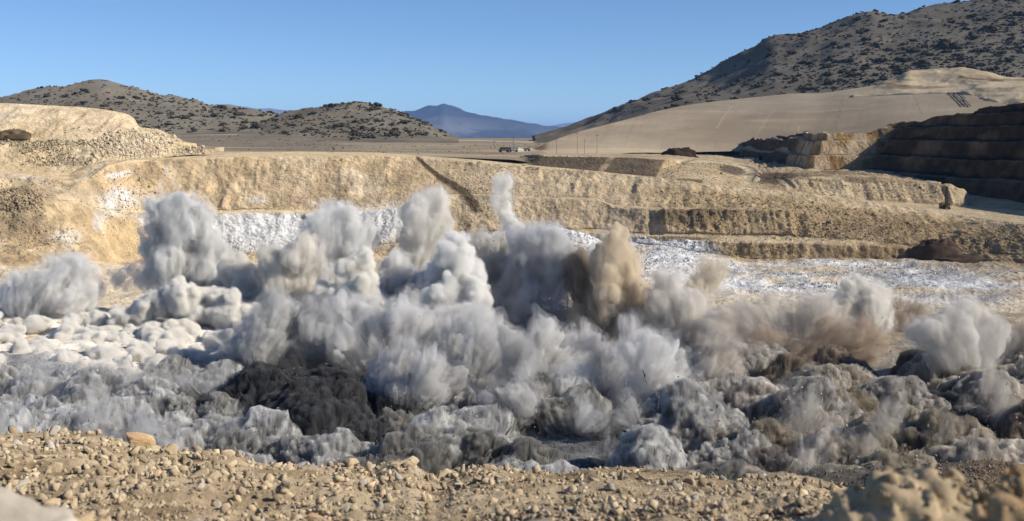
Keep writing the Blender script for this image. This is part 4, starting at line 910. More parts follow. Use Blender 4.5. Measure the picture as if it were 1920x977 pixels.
# gravel
NRF = tuple(g[9:] for g in NR)
pos = sample_grid(NRF, 16000, rs, -120, 2040, 815, 1010)
dist = pos[:, 1]; size = np.minimum(np.exp(rs.normal(0, .72, len(pos)))*3.3*(1+.5*sst(-.2, .4, fbm(pos, (2.5, 2.5, 2.5), 3, 88))), 17)/F*np.minimum(dist, 14)*.95
near = rs.random(len(pos)) < .0
tone = rs.random(len(pos))[:, None]; cols = RT*(1-tone*.6)+RT3*tone*.6; cols = cols*rs.uniform(.55, 1.15, (len(pos), 1)); gq = rs.random(len(pos)) < .05; cols[gq] = np.array([.46, .42, .36])*rs.uniform(.8, 1.1, (gq.sum(), 1))
pos[:, 2] += size*.35
rock_stuff('rim_gravel', pos, size, cols, M_ROCK, 'tan gravel and small broken stones covering the near rim', 5)
pos = sample_grid(tuple(g[4:] for g in SHO), 5500, rs, 1390, 2040, 860, 985)
size = np.exp(rs.normal(0, .35, len(pos)))*3.0/F*30; cols = mix(DGR*.9, DGR*2.0, rs.random(len(pos)))*(1+.0*size[:, None])
mm = proj(pos)[0] > 1740; cols[mm] = cols[mm]*np.array([1.5, 1.3, 1.1]); pos[:, 2] += size*.3
rock_stuff('dark_gravel', pos, size, cols, M_ROCK, 'dark grey brown gravel on the shoulder beyond the near rim', 6)

# individual stones on the rim (the 300 that show largest)
def rock_mesh(seed, sub=2, amp=.16):
    """an angular block: convex hull, bevelled and roughened"""
    import bmesh
    rs = np.random.default_rng(seed); V, Fc = hull_rock(rs, int(rs.integers(10, 17)), rs.uniform(.62, .85))
    bm = bmesh.new(); vs = [bm.verts.new(v) for v in V]
    for f in Fc:
        try: bm.faces.new([vs[i] for i in f])
        except ValueError: pass
    bmesh.ops.dissolve_limit(bm, angle_limit=R(14), verts=bm.verts, edges=bm.edges)
    bmesh.ops.bevel(bm, geom=list(bm.edges), offset=.07, segments=1, affect='EDGES', clamp_overlap=True)
    bmesh.ops.triangulate(bm, faces=bm.faces)
    if sub: bmesh.ops.subdivide_edges(bm, edges=bm.edges, cuts=sub, use_grid_fill=True)
    bmesh.ops.triangulate(bm, faces=bm.faces); bmesh.ops.recalc_face_normals(bm, faces=bm.faces)
    bm.verts.ensure_lookup_table(); V = np.array([v.co[:] for v in bm.verts]); bm.verts.index_update()
    Fq = np.array([[v.index for v in f.verts] for f in bm.faces]); bm.free()
    n = V/np.linalg.norm(V, axis=1, keepdims=True)
    V = V+n*(fbm(V+seed, .55, 3, seed % 40, ridge=True)*amp*.5+fbm(V+seed, .18, 2, 3)*amp*.25)[:, None]
    return V, Fq
RK = []
for k in range(16):
    V, Fq = rock_mesh(500+k, 1, .14)
    for tone in (0, 1, 2):
        base = (RT*1.02, RT3*1.05, C(.47, .42, .35))[tone]
        cl = np.tile(base, (len(V), 1))*(1+.12*fbm(V, .5, 2, k)[:, None]); RK.append(mesh_np('stone', V, Fq, cl, smooth=False)); RK[-1].materials.append(M_ROCK)
pos = sample_grid(NRF, 288, rs, -30, 1560, 818, 985, lambda x, y, p: 1+2.*np.exp(-((y-(850+.02*x))/26)**2)*(1+1.5*np.exp(-((x-330)/200)**2)))
px_, py_ = proj(pos)
TN = ['tan angular', 'pale cream', 'greyish']
taken = []
for i in range(len(pos)):
    s = np.exp(rs.normal(0, .33))*9.5; s = min(s, 20) if pos[i, 1] > 9 else min(s*1.2, 20)
    tone = int(rs.choice([0, 0, 0, 1, 1, 2])); me = RK[int(rs.integers(16))*3+tone]
    o = bpy.data.objects.new('stone', me); col.objects.link(o)
    sz = s/F*pos[i, 1]; o.scale = (sz*rs.uniform(.9, 1.3), sz*rs.uniform(.8, 1.1), sz*rs.uniform(.7, 1.0)); o.rotation_euler = (rs.uniform(-.5, .5), rs.uniform(-.5, .5), rs.uniform(0, 6.3))
    o.location = pos[i]+np.array([0, 0, sz*.35])
    zx = ['at the far left', 'at the left', 'left of centre', 'in the centre', 'right of centre', 'at the right'][int(np.clip(px_[i]/1560*6, 0, 5))]
    zy = 'near the crest' if py_[i] < 885+.01*px_[i] else 'halfway down' if py_[i] < 935 else 'at the picture foot'
    tag(o, '%s %s stone %s of the near rim, %s' % ('large' if s > 11.5 else 'small' if s < 8 else 'medium', TN[tone], zy.replace('halfway down', 'halfway down the slope').replace('at the picture foot', 'low on the slope'), zx), 'stone', TN[tone]+' stones on the near rim')
def big_rock(px0, py0, rpx, d, seed, label, colr, sc3=(1, 1, 1), rot=(0, 0, 0), name='boulder', sub=2, amp=.16):
    V, Fq = rock_mesh(seed, sub, amp); V = V*np.array(sc3)
    cl = np.tile(np.array(colr), (len(V), 1))*(1+.15*fbm(V, .6, 3, seed)[:, None])
    o = link(name, mesh_np(name, V, Fq, cl, smooth=False), M_ROCK); s = rpx*(1.3 if d > 5 else 1)/F*d
    o.scale = (s, s, s); o.rotation_euler = rot; o.location = Wp(px0, py0, d)
    return tag(o, label, 'boulder')
BT = C(.50, .35, .19)
big_rock(264, 832, 30, 16.2, 901, 'largest angular tan boulder standing on the crest of the near rim at the left', BT*1.05, (1, .8, .85), (.2, .3, .4))
big_rock(322, 878, 24, 13.6, 905, 'brown block with a dark shaded left face just below the crest boulder', BT*.75, (1.1, .8, .7), (.3, -.2, 1.2))
big_rock(345, 880, 20, 13.3, 906, 'tan block leaning right of the brown shaded block', BT*1.05, (1, .8, .8), (0, .4, 2))
big_rock(290, 863, 17, 14.6, 907, 'tan block in front of the largest crest boulder', BT*.95, (.8, .8, 1), (.4, 0, 1))
big_rock(448, 851, 8, 16.3, 908, 'small upright pale stone perched on the crest above the black shadow hole', RT3, (.8, .8, 1.2))
big_rock(1425, 900, 29, 16.0, 909, 'rounded pale boulder on the crest of the near rim at the right', RT3*1.0, (1, .9, .68), (0, .1, .3), amp=.08)
big_rock(1428, 922, 18, 14.8, 910, 'smaller rounded stone just below the rounded pale boulder', RT3*.95, (1.1, .9, .7), (0, .2, 1), amp=.08)
big_rock(1375, 917, 16, 14.9, 914, 'low rounded stone left of the rounded pale boulder', RT3*.85, (1.1, .9, .6), (0, .2, 2), amp=.08)
big_rock(1447, 945, 15, 12.8, 915, 'pale stone in the rubble left of the blurred near mound', RT3*.95, (1, .9, .85), (.4, .2, 1), amp=.08)
big_rock(660, 920, 14, 12.0, 911, 'upright pointed slab with a dark side in the middle of the near rim', BT, (.6, .8, 1.3), (.1, .3, 1))
big_rock(830, 916, 13, 13.6, 912, 'brown wedge below the notch in the near rim', BT*.7, (1.3, .8, .6), (.1, .3, 2))
big_rock(548, 927, 13, 11.5, 913, 'pale grey upright slab left of the pointed slab on the near rim', C(.55, .5, .43), (.6, .7, 1.2), (.1, -.3, 1))
big_rock(590, 970, 15, 5.6, 916, 'tan slab at the lower edge of the near rim', BT, (1.3, 1, .6), (.1, .1, 0))
big_rock(150, 982, 42, 2.4, 921, 'blurred tan lump right of the large corner boulder', C(.50, .38, .23), (1.2, .9, .7), (.2, .1, 1), amp=.2)
big_rock(190, 985, 26, 2.4, 922, 'small blurred tan lump at the lower edge, right end of the corner group', C(.50, .36, .2), (1.2, .9, .9), (.5, .1, 2), amp=.2)
big_rock(1008, 988, 34, 2.6, 923, 'blurred grey stone poking in at the middle of the lower edge', C(.3, .26, .22), (1.3, .8, .6), (0, 0, .3), amp=.06)

# blurred mounds of caked soil close to the lens
def near_mound(label, blobs, d, seed, colr, h=.011, nz=(.035, .09, 1), sub=(7, .4), sub2=(3, .4), clods=420):
    rs_ = np.random.default_rng(seed); base = []
    for b in blobs:
        dd = d+b[3]; base.append((Wp(b[0], b[1], dd), b[2]/F*dd))
    f, lo = billow_field(base, h, rs_, sub, sub2, nz, pad=.05)
    V, Q = surface_nets(f, lo, h)
    cl = mix(np.array(colr)*.85, np.array(colr)*1.15, sst(-.3, .3, fbm(V, .12, 3, seed)))
    org = V.min(0); o = link('soil_mound', mesh_np('soil_mound', V-org, Q, cl), M_ROCK); o.location = org
    if not clods: return tag(o, label, 'mound', 'blurred mounds of caked soil close to the lens')
    k = rs_.choice(len(V), 420); sz = np.minimum(np.exp(rs_.normal(0, .6, 420))*7.5, 24)/F*d
    rock_stuff('clod', V[k]-org+rs_.normal(size=(420, 3))*.004, sz, np.array(colr)*rs_.uniform(.6, 1.35, (420, 1)), M_ROCK, None, seed, o)
    return tag(o, label, 'mound', 'blurred mounds of caked soil close to the lens')
near_mound('blurred knobbly mound of caked tan soil with shaded left flank, largest at lower right',
           [(1700, 960, 62, 0), (1660, 930, 34, 0), (1720, 915, 30, .03), (1700, 898, 16, .05), (1755, 925, 34, 0), (1790, 900, 9, .05), (1650, 990, 60, -.02), (1590, 1000, 52, 0), (1540, 1030, 50, .02), (1750, 1000, 60, 0), (1680, 1040, 90, 0), (1800, 1020, 60, 0), (1630, 960, 36, .08)], 2.6, 31, C(.47, .37, .24))
near_mound('blurred pointed lump of tan soil between the large mound and the right edge', [(1835, 918, 20, 0), (1815, 935, 24, 0), (1855, 935, 22, 0), (1840, 965, 40, 0), (1830, 1010, 50, 0)], 2.8, 33, C(.47, .37, .24))
near_mound('blurred dark undercut mound cut by the right edge', [(1925, 905, 24, 0), (1915, 935, 30, -.05), (1890, 960, 36, -.1), (1950, 940, 50, 0), (1920, 990, 60, -.1), (1860, 1000, 50, -.1), (1980, 960, 70, 0)], 2.3, 35, C(.42, .29, .16))
near_mound('blurred large boulder with a pale grey top in the lower left corner', [(-30, 990, 62, 0), (30, 992, 58, .02), (80, 1000, 48, .03), (0, 975, 36, .05), (115, 1012, 36, 0)], 2.3, 37, C(.50, .44, .36), sub=(3, .5), sub2=(2, .4), nz=(.012, .12, 1), clods=0)
print('near', round(time.time()-T0, 1))
# ------------------------------------------------------------------ shrubs on the hills
M_SHRUB = terrain_mat('juniper', .5, 2, bump=.4, var=.3, base=(.06, .052, .032))
def shrub_mesh(seed, nb=9, sub=1):
    import bmesh
    rs = np.random.default_rng(seed); Vs, Fs = [], []; off = 0
    bm = bmesh.new(); bmesh.ops.create_icosphere(bm, subdivisions=sub, radius=1); bm.verts.ensure_lookup_table()
    V0 = np.array([v.co[:] for v in bm.verts]); F0 = np.array([[v.index for v in f.verts] for f in bm.faces]); bm.free()
    for k in range(nb):
        a = rs.uniform(0, 6.28); q = rs.uniform(.1, .75); r = rs.uniform(.25, .48)
        c = np.array([math.cos(a)*q, math.sin(a)*q, rs.uniform(.1, .75)*(1.1-q*.7)])
        V = V0*r*rs.uniform(.75, 1.2, (len(V0), 1))+c; Vs.append(V); Fs.append(F0+off); off += len(V0)
    V = np.concatenate(Vs); V[:, 2] = np.maximum(V[:, 2], -.15)
    return V, np.concatenate(Fs)
SHV = [shrub_mesh(700+k) for k in range(10)]; SHM = []
for V, Fq in SHV:
    me = mesh_np('shrub', V, Fq, None, smooth=False); me.materials.append(M_SHRUB); SHM.append(me)
def crop(G, r0=8): return tuple(g[r0:-3] for g in G)
rs = np.random.default_rng(44)
def clump(x, y, p): return .8+1.4*sst(-.1, .4, fbm(p, (140, 200, 60), 4, 55))
sets = [((crop((MP, mx_, my_))), 3800, 1000, 2000, -20, 240, 'scrub mountain', 3.2, clump),
        ((crop((HP1, hx1, hy1))), 1800, -60, 640, 140, 262, 'left hill', 3.5, lambda x, y, p: clump(x, y, p)*(1-.85*blob(x, y, 185, 165, 60, 22, .5))),
        ((crop((HP2, hx2, hy2))), 850, 480, 850, 190, 262, 'middle hill', 3.1, lambda x, y, p: .6+clump(x, y, p)*.5)]
allp, alls, alln = [], [], []
for G, n, x0, x1, y0, y1, nm, sz, fn in sets:
    pos = sample_grid(G, n, rs, x0, x1, y0, y1, fn); s = sz*np.exp(rs.normal(0, .45, n))*.93
    allp.append(pos); alls.append(s); alln += [nm]*n
pos = np.concatenate(allp); s = np.concatenate(alls); ang = s/pos[:, 1]; order = np.argsort(-ang)
LB = {'scrub mountain': ('dark juniper shrub, one of the many dotting the steep mountain at the right', 'shrubs on the right mountain'),
      'left hill': ('dark juniper shrub, one of the many dotting the pointed hill at the left', 'shrubs on the pointed left hill'),
      'middle hill': ('dark juniper shrub, one of the many dotting the round hill near the middle', 'shrubs on the round middle hill')}
SPAN = {'scrub mountain': (1100, 1920), 'left hill': (0, 560), 'middle hill': (540, 850)}
px_, py_ = proj(pos); inview = (px_ > 5) & (px_ < 1915) & (py_ > 3)
big = [i for i in order if inview[i]][:296]; bs = set(int(i) for i in big)
for i in big:
    o = bpy.data.objects.new('shrub', SHM[int(rs.integers(10))]); col.objects.link(o); o.location = pos[i]
    o.scale = (s[i]*rs.uniform(.8, 1.25), s[i]*rs.uniform(.8, 1.1), s[i]*rs.uniform(.55, .8)); o.rotation_euler = (0, 0, rs.uniform(0, 6.3)); tag(o, '%s dark juniper shrub %s the %s, %s' % ('big' if ang[i] > np.median(ang[big]) else 'smaller', 'high on' if py_[i] < {'scrub mountain': 95, 'left hill': 195, 'middle hill': 215}[alln[i]] else 'low on',
        {'scrub mountain': 'steep right mountain', 'left hill': 'pointed left hill', 'middle hill': 'round middle hill'}[alln[i]], ['near its left end', 'left of its middle', 'at its middle', 'right of its middle', 'near its right end'][int(np.clip(5*(px_[i]-SPAN[alln[i]][0])/(SPAN[alln[i]][1]-SPAN[alln[i]][0]), 0, 4))]), 'shrub', LB[alln[i]][1])
SHV = [shrub_mesh(800+k, 3) for k in range(10)]
rest = np.array([i for i in range(len(pos)) if i not in bs]); k = rs.integers(0, 10, len(rest)); Vs, Fs = [], []; off = 0
for j in range(10):
    m = rest[k == j]; V0, F0 = SHV[j]
    V = V0[None]*(s[m][:, None, None]*np.array([1, 1, .68]))+pos[m][:, None]
    Vs.append(V.reshape(-1, 3)); Fs.append((F0[None]+(np.arange(len(m))*len(V0))[:, None, None]+off).reshape(-1, 3)); off += V.shape[0]*V.shape[1]
tag(link('scrub', mesh_np('scrub', np.concatenate(Vs), np.concatenate(Fs), None, smooth=False), M_SHRUB), 'small dark shrubs scattered over the hills', None, None, 'stuff')

PP = tuple(g[30:] for g in PLAIN); SHV = [shrub_mesh(900+k, 3) for k in range(10)]
q = sample_grid(PP, 900, rs, 300, 1010, 243, 292, lambda x, y, p: .3+2*sst(-.1, .3, fbm(p, (90, 40, 40), 3, 58))); qs = np.exp(rs.normal(0, .4, 900))*1.5/F*np.maximum(q[:, 1], 500)*.8
k = rs.integers(0, 10, 900); Vs, Fs = [], []; off = 0
for j in range(10):
    m = np.where(k == j)[0]; V0, F0 = SHV[j]; V = V0[None]*(qs[m][:, None, None]*np.array([1, 1, .6]))+q[m][:, None]
    Vs.append(V.reshape(-1, 3)); Fs.append((F0[None]+(np.arange(len(m))*len(V0))[:, None, None]+off).reshape(-1, 3)); off += V.shape[0]*V.shape[1]
tag(link('plain_scrub', mesh_np('plain_scrub', np.concatenate(Vs), np.concatenate(Fs), None, smooth=False), M_SHRUB), 'low dark scrub dotting the plain behind the pit', None, None, 'stuff')
# ------------------------------------------------------------------ loose rock on the pit walls
def wallrocks(name, G, n, x0, x1, y0, y1, spx, ca, cb, label, wfn=None, seed=1):
    rs = np.random.default_rng(seed); pos = sample_grid(G, n, rs, x0, x1, y0, y1, wfn)
    size = np.exp(rs.normal(0, .4, n))*spx/F*pos[:, 1]; u = rs.random((n, 1)); cols = np.array(ca)*u+np.array(cb)*(1-u); pos[:, 2] += size*.2
    rock_stuff(name, pos, size, cols, M_ROCKF, label, seed)
DG = tuple(g[6:] for g in DUMP); PG = tuple(g[14:] for g in PIT[:3]); BG = tuple(g[20:] for g in BEN)
wallrocks('riprap', DG, 2200, 120, 385, 240, 300, 2.5, (.66, .58, .44), (.36, .27, .17), 'pale blocky rocks tipped along the shoulder of the left dump', lambda x, y, p: blob(x, y, 245, 273, 70, 26, .4)*2+blob(x, y, 360, 284, 35, 9, .5)*2+blob(x, y, 300, 262, 40, 12, .5)+.1, 61)
wallrocks('dump_rocks', DG, 1500, -60, 200, 262, 310, 2.0, (.5, .42, .28), (.22, .16, .09), 'small rocks strewn along the foot of the left dump', lambda x, y, p: np.exp(-((y-268)/6)**2)+.5*sst(0, .3, fbm(p, (12, 12, 12), 2, 5)), 62)
wallrocks('left_rubble', PG, 1800, -60, 330, 320, 480, 1.6, (.5, .4, .27), (.2, .15, .09), 'brown rubble strewn over the slopes at the left of the pit', lambda x, y, p: sst(.0, .3, fbm(p, (16, 16, 10), 3, 11)), 69)
wallrocks('rock_pile', PG, 1000, -60, 90, 355, 405, 2.8, (.46, .37, .24), (.20, .145, .085), 'heap of brown blocks at the left edge of the pit', lambda x, y, p: blob(x, y, 35, 382, 45, 20, .3)+.02, 63)
wallrocks('wall_rubble', PG, 3600, 1150, 1950, 350, 480, 1.7, (.42, .32, .19), (.22, .16, .09), 'small rocks littering the brown slope under the drill bench', lambda x, y, p: sst(1150, 1500, x)*(y > 345+(x-1150)*.1)*sst(-.2, .3, fbm(p, (22, 22, 14), 2, 6)), 64)
wallrocks('wall_rubble', PG, 4500, 0, 1150, 300, 480, 1.15, (.55, .43, .28), (.30, .22, .13), 'small rocks caught on the cream pit wall', lambda x, y, p: sst(.0, .4, fbm(p, (18, 18, 10), 3, 8)), 65)
wallrocks('chalk_rubble', PG, 4500, 830, 1950, 425, 560, 1.6, (.62, .62, .62), (.25, .26, .28), 'grey and white rubble on the blasted chalk floor', lambda x, y, p: blob(x, y, 1160, 478, 170, 38, .4)+sst(.0, .3, fbm(p, (26, 8, 8), 3, 117))*blob(x, y, 1500, 520, 320, 30, .4)*1.5, 66)
wallrocks('bench_rubble', BG, 1800, 960, 1780, 290, 376, 1.3, (.3, .23, .15), (.12, .09, .06), 'small rocks on the benches above the pit', None, 67)

HG = tuple(g[10:] for g in HEAP)
wallrocks('heap_rocks', HG, 1500, 830, 1230, 425, 500, 1.5, (.6, .6, .59), (.2, .2, .21), 'grey and white blocks on the chalk heap behind the plumes', None, 68)
# ------------------------------------------------------------------ machines and other small things
def box_vf(x0, x1, y0, y1, z0, z1, taper=1.):
    cx_, cy_ = (x0+x1)/2, (y0+y1)/2; t_ = lambda v, c_: c_+(v-c_)*taper
    V = [(x0, y0, z0), (x1, y0, z0), (x1, y1, z0), (x0, y1, z0), (t_(x0, cx_), t_(y0, cy_), z1), (t_(x1, cx_), t_(y0, cy_), z1), (t_(x1, cx_), t_(y1, cy_), z1), (t_(x0, cx_), t_(y1, cy_), z1)]
    return V, [(0, 3, 2, 1), (4, 5, 6, 7), (0, 1, 5, 4), (1, 2, 6, 5), (2, 3, 7, 6), (3, 0, 4, 7)]
def cyl_vf(p0, p1, r, n=10, r1=None):
    p0, p1 = np.array(p0, float), np.array(p1, float); a = p1-p0; a /= np.linalg.norm(a); u = np.cross(a, (0, 0, 1) if abs(a[2]) < .9 else (1, 0, 0)); u /= np.linalg.norm(u); v = np.cross(a, u)
    r1 = r if r1 is None else r1; V = []
    for p, rr in ((p0, r), (p1, r1)):
        for k in range(n): t = k/n*6.28318; V.append(tuple(p+rr*(u*math.cos(t)+v*math.sin(t))))
    Fq = [(k, (k+1) % n, n+(k+1) % n, n+k) for k in range(n)]+[tuple(range(n))[::-1], tuple(range(n, 2*n))]
    return V, Fq
def prism_vf(poly, x0, x1):
    n = len(poly); V = [(x0, y, z) for y, z in poly]+[(x1, y, z) for y, z in poly]
    return V, [tuple(range(n)), tuple(range(n, 2*n))[::-1]]+[(k, n+k, n+(k+1) % n, (k+1) % n) for k in range(n)]
def part(name, shapes, mat, parent, bevel=0):
    import bmesh
    bm = bmesh.new()
    for V, Fq in shapes:
        vs = [bm.verts.new(v) for v in V]
        for f in Fq:
            try: bm.faces.new([vs[i] for i in f])
            except ValueError: pass
    bmesh.ops.recalc_face_normals(bm, faces=bm.faces)
    if bevel: bmesh.ops.bevel(bm, geom=list(bm.edges), offset=bevel, segments=1, affect='EDGES', clamp_overlap=True)
    me = bpy.data.meshes.new(name); bm.to_mesh(me); bm.free(); return link(name, me, mat, parent)
M_YEL = plain_mat('worn_ochre_paint', (.16, .10, .045)); M_DK = plain_mat('dark_steel', (.04, .035, .03)); M_RUB = plain_mat('tyre_rubber', (.02, .02, .02), .9)
M_WHT = plain_mat('dusty_white_paint', (.6, .58, .54)); M_GLS = plain_mat('dark_glass', (.02, .025, .03), .2); M_WOOD = plain_mat('weathered_wood', (.17, .12, .08), .9); M_PIPE = plain_mat('dark_pipe', (.05, .04, .03), .7)
M_MAST = plain_mat('rusty_mast_paint', (.035, .022, .015))
def ground_at(G, px0, py0):
    P, gx, gy = G; k = np.argmin((gx-px0)**2+(gy-py0)**2); return P.reshape(-1, 3)[k].copy()
# haul road curving down over the benches
rp = np.array([ground_at(BEN, x, y) for x, y in [(1262, 301), (1290, 303), (1320, 304), (1350, 307), (1375, 311), (1395, 316), (1408, 323), (1412, 330), (1404, 337), (1392, 343)]])
for _ in range(2): rp[1:-1] = .25*rp[:-2]+.5*rp[1:-1]+.25*rp[2:]
tt = np.linspace(0, len(rp)-1, 60); rp = np.stack([np.interp(tt, range(len(rp)), rp[:, k]) for k in range(3)], -1); rp[:, 2] += 1.0
dv = np.gradient(rp[:, :2], axis=0); dv /= np.linalg.norm(dv, axis=1, keepdims=True); nv = np.stack([-dv[:, 1], dv[:, 0], np.zeros(60)], -1)
rp[:, 2] -= 5*np.maximum(0, 1-np.minimum(np.arange(60), 59-np.arange(60))/7.)**2
wd = np.array([-12, -6.2, -4.2, -3.6, 0, 3.6, 4.2, 6.2, 12]); zz_ = np.array([-5., -.2, .6, 0, .15, 0, .6, -.2, -5.])
RP = rp[:, None]+nv[:, None]*wd[None, :, None]; RP[..., 2] += zz_[None]; RP += (fbm(RP, (5, 5, 5), 3, 140)*.35)[..., None]*np.array([0, 0, 1])
cl = np.broadcast_to(C(.56, .46, .31), RP.shape)*(1-.25*(np.abs(wd) > 4)[None, :, None])
grid_obj('haul_road', RP, np.array(cl), M_WALL)
# drill rig on the lit bench
p = ground_at(BG, 1771, 392)
t = empty('drill_rig', p, R(12)); tag(t, 'tracked drill rig with a tall upright mast on the lit bench below the dark wall', 'drill rig')
for sx in (-1, 1):
    tr = part('track', [prism_vf([(-2.4, .25), (-2.1, 0), (2.1, 0), (2.4, .25), (2.4, .75), (2.1, .95), (-2.1, .95), (-2.4, .75)], sx*1.3-.35, sx*1.3+.35)], M_DK, t, .04)
    part('wheel', [cyl_vf((sx*1.3-.4, y, .47), (sx*1.3+.4, y, .47), .36, 12) for y in (-1.9, -.7, .6, 1.9)], M_DK, tr)
part('chassis', [box_vf(-1.2, 1.2, -2.1, 2.1, .7, 1.15)], M_DK, t, .05)
part('engine_house', [box_vf(-1.4, 1.0, -.2, 2.9, 1.15, 2.7), box_vf(-1.1, .7, .2, 2.5, 2.7, 2.95)], M_YEL, t, .07)
part('radiator_grille', [box_vf(-1.2+.25*k, -1.08+.25*k, 2.9, 2.96, 1.3, 2.5) for k in range(8)], M_DK, t)
cb = part('cab', [box_vf(.4, 1.6, -2.2, -.5, 1.15, 3.1, .92)], M_YEL, t, .06)
part('window', [box_vf(.58, 1.42, -2.22, -2.1, 1.95, 2.85)], M_GLS, cb); part('window', [box_vf(1.5, 1.58, -2.0, -.75, 1.95, 2.85)], M_GLS, cb)
mb = []
for x in (-1.1, -.35):
    for y in (-2.6, -1.9): mb.append(cyl_vf((x, y, .6), (x, y, 10.6), .17, 6))
for k in range(13):
    z = .8+k*.76; mb += [cyl_vf((-1.1, -2.6, z), (-.35, -2.6, z+.7), .1, 5), cyl_vf((-.35, -1.9, z), (-1.1, -1.9, z+.7), .1, 5), cyl_vf((-1.1, -1.9, z), (-1.1, -2.6, z+.7), .1, 5), cyl_vf((-.35, -2.6, z), (-.35, -1.9, z+.7), .1, 5), cyl_vf((-1.1, -2.6, z), (-.35, -2.6, z), .1, 5)]
ms = part('mast', mb, M_MAST, t)
part('mast_head', [box_vf(-1.25, -.2, -2.75, -1.75, 10.5, 11.0)], M_MAST, ms, .05)
part('drill_rod', [cyl_vf((-.72, -2.3, .05), (-.72, -2.3, 10.2), .2, 8)], M_DK, ms); part('rotary_head', [box_vf(-1.0, -.42, -2.6, -2.0, 5.4, 6.5)], M_DK, ms, .04)
part('mast_brace', [cyl_vf((-1.1, -1.9, 6.0), (-.9, .2, 2.6), .09, 6), cyl_vf((-.35, -1.9, 6.0), (-.5, .2, 2.6), .09, 6)], M_MAST, t)
part('dust_hood', [box_vf(-1.5, .1, -3.0, -1.5, .05, .8, .8)], M_DK, t, .04)
for sx, sy in ((-1.5, 2.4), (1.5, 2.4), (1.0, -2.6)): part('levelling_jack', [cyl_vf((sx, sy, 0), (sx, sy, 1.5), .12, 8), cyl_vf((sx, sy, 0), (sx, sy, .1), .35, 10)], M_DK, t)
# haul trucks parked on the road by the toe of the tailings slope
def truck(px0, py0, rz, label, mat, s=1., G=PLAIN):
    p = ground_at(G, px0, py0); t = empty('haul_truck', p, rz); t.scale = (s, s, s); tag(t, label, 'truck', None)
    part('chassis', [box_vf(-4.2, 4.0, -1.2, 1.2, 1.3, 1.9)], M_DK, t, .05)
    part('dump_bed', [([(-5, -2.3, 2.6), (1.8, -2.3, 2.1), (1.8, 2.3, 2.1), (-5, 2.3, 2.6), (-5.4, -2.6, 4.3), (4.6, -2.6, 4.9), (4.6, 2.6, 4.9), (-5.4, 2.6, 4.3), (2.2, -2.5, 4.2), (2.2, 2.5, 4.2)], [(0, 1, 2, 3), (0, 4, 8, 1), (3, 2, 9, 7), (1, 8, 9, 2), (0, 3, 7, 4), (4, 7, 9, 8), (8, 9, 6, 5)])], mat, t)
    cb = part('cab', [box_vf(2.3, 4.0, .1, 2.0, 2.2, 4.0, .94)], mat, t, .05); part('window', [box_vf(3.9, 4.02, .3, 1.8, 3.0, 3.8)], M_GLS, cb)
    part('hood', [box_vf(2.4, 4.9, -1.9, 2.0, 1.5, 2.35)], mat, t, .08)
    for x in (3.2, -2.6):
        for sy in (-1, 1):
            w_ = part('wheel', [cyl_vf((x, sy*1.2, 1.15), (x, sy*2.2, 1.15), 1.15, 16)], M_RUB, t); part('rim', [cyl_vf((x, sy*2.18, 1.15), (x, sy*2.26, 1.15), .55, 12)], mat, w_)
    return t
truck(950, 285, R(185), 'dark haul truck parked at the left end of the row before the dark cut face', M_DK, .95)
truck(963, 284.5, R(170), 'pale haul truck parked right beside the dark one near the foot of the tailings slope', M_WHT, .85)
truck(987, 284, R(20), 'dark haul truck alone at the right end of the small road', M_DK, .6)
# utility poles along the foot of the tailings slope
for x, y, hgt, lab in [(962, 288, 12, 'thin utility pole behind the parked haul trucks, leftmost of the row'), (1043, 289, 12, 'short utility pole just right of the dark cut face'), (1082, 289, 17, 'tallest utility pole at the foot of the tailings slope'),
                       (1096, 289, 12, 'utility pole close right of the tallest one'), (1119, 289, 16, 'utility pole at the right end of the row below the tailings slope')]:
    p = ground_at(PLAIN if x < 1000 else BEN, x, y); t = empty('utility_pole', p); tag(t, lab, 'utility pole', 'utility poles by the tailings slope')
    part('pole', [cyl_vf((0, 0, -.5), (0, 0, hgt), .17, 8, .11)], M_WOOD, t); ca = part('crossarm', [box_vf(-1.4, 1.4, -.1, .1, hgt-1.3, hgt-1.05)], M_WOOD, t)
    for q in (-1.2, 0, 1.2): part('insulator', [cyl_vf((q, 0, hgt-1.05), (q, 0, hgt-.75), .09, 6)], M_WHT, ca)
# small hut and mast on the top bench
TG = tuple(g[4:] for g in TAIL)
p = ground_at(TG, 1508, 256) + np.array([0, -6, 0]); t = empty('bench_hut', p, R(20)); tag(t, 'tiny pale hut on the rim of the top bench beside a marker post', 'hut')
part('wall', [box_vf(-1.6, 1.6, -1.2, 1.2, 0, 3.6)], M_WHT, t); part('roof', [prism_vf([(-1.5, 3.6), (1.5, 3.6), (0, 4.5)], -1.9, 1.9)], M_DK, t); part('door', [box_vf(-.5, .4, -1.26, -1.2, 0, 2.1)], M_DK, t)
t = empty('marker_post', p+np.array([-7.5, 0, 0])); tag(t, 'thin pale marker post left of the tiny hut on the top bench', 'post'); part('post', [cyl_vf((0, 0, 0), (0, 0, 9.5), .18, 8)], M_WHT, t); part('post_head', [box_vf(-.5, .5, -.15, .15, 8.6, 9.6)], M_WHT, t)
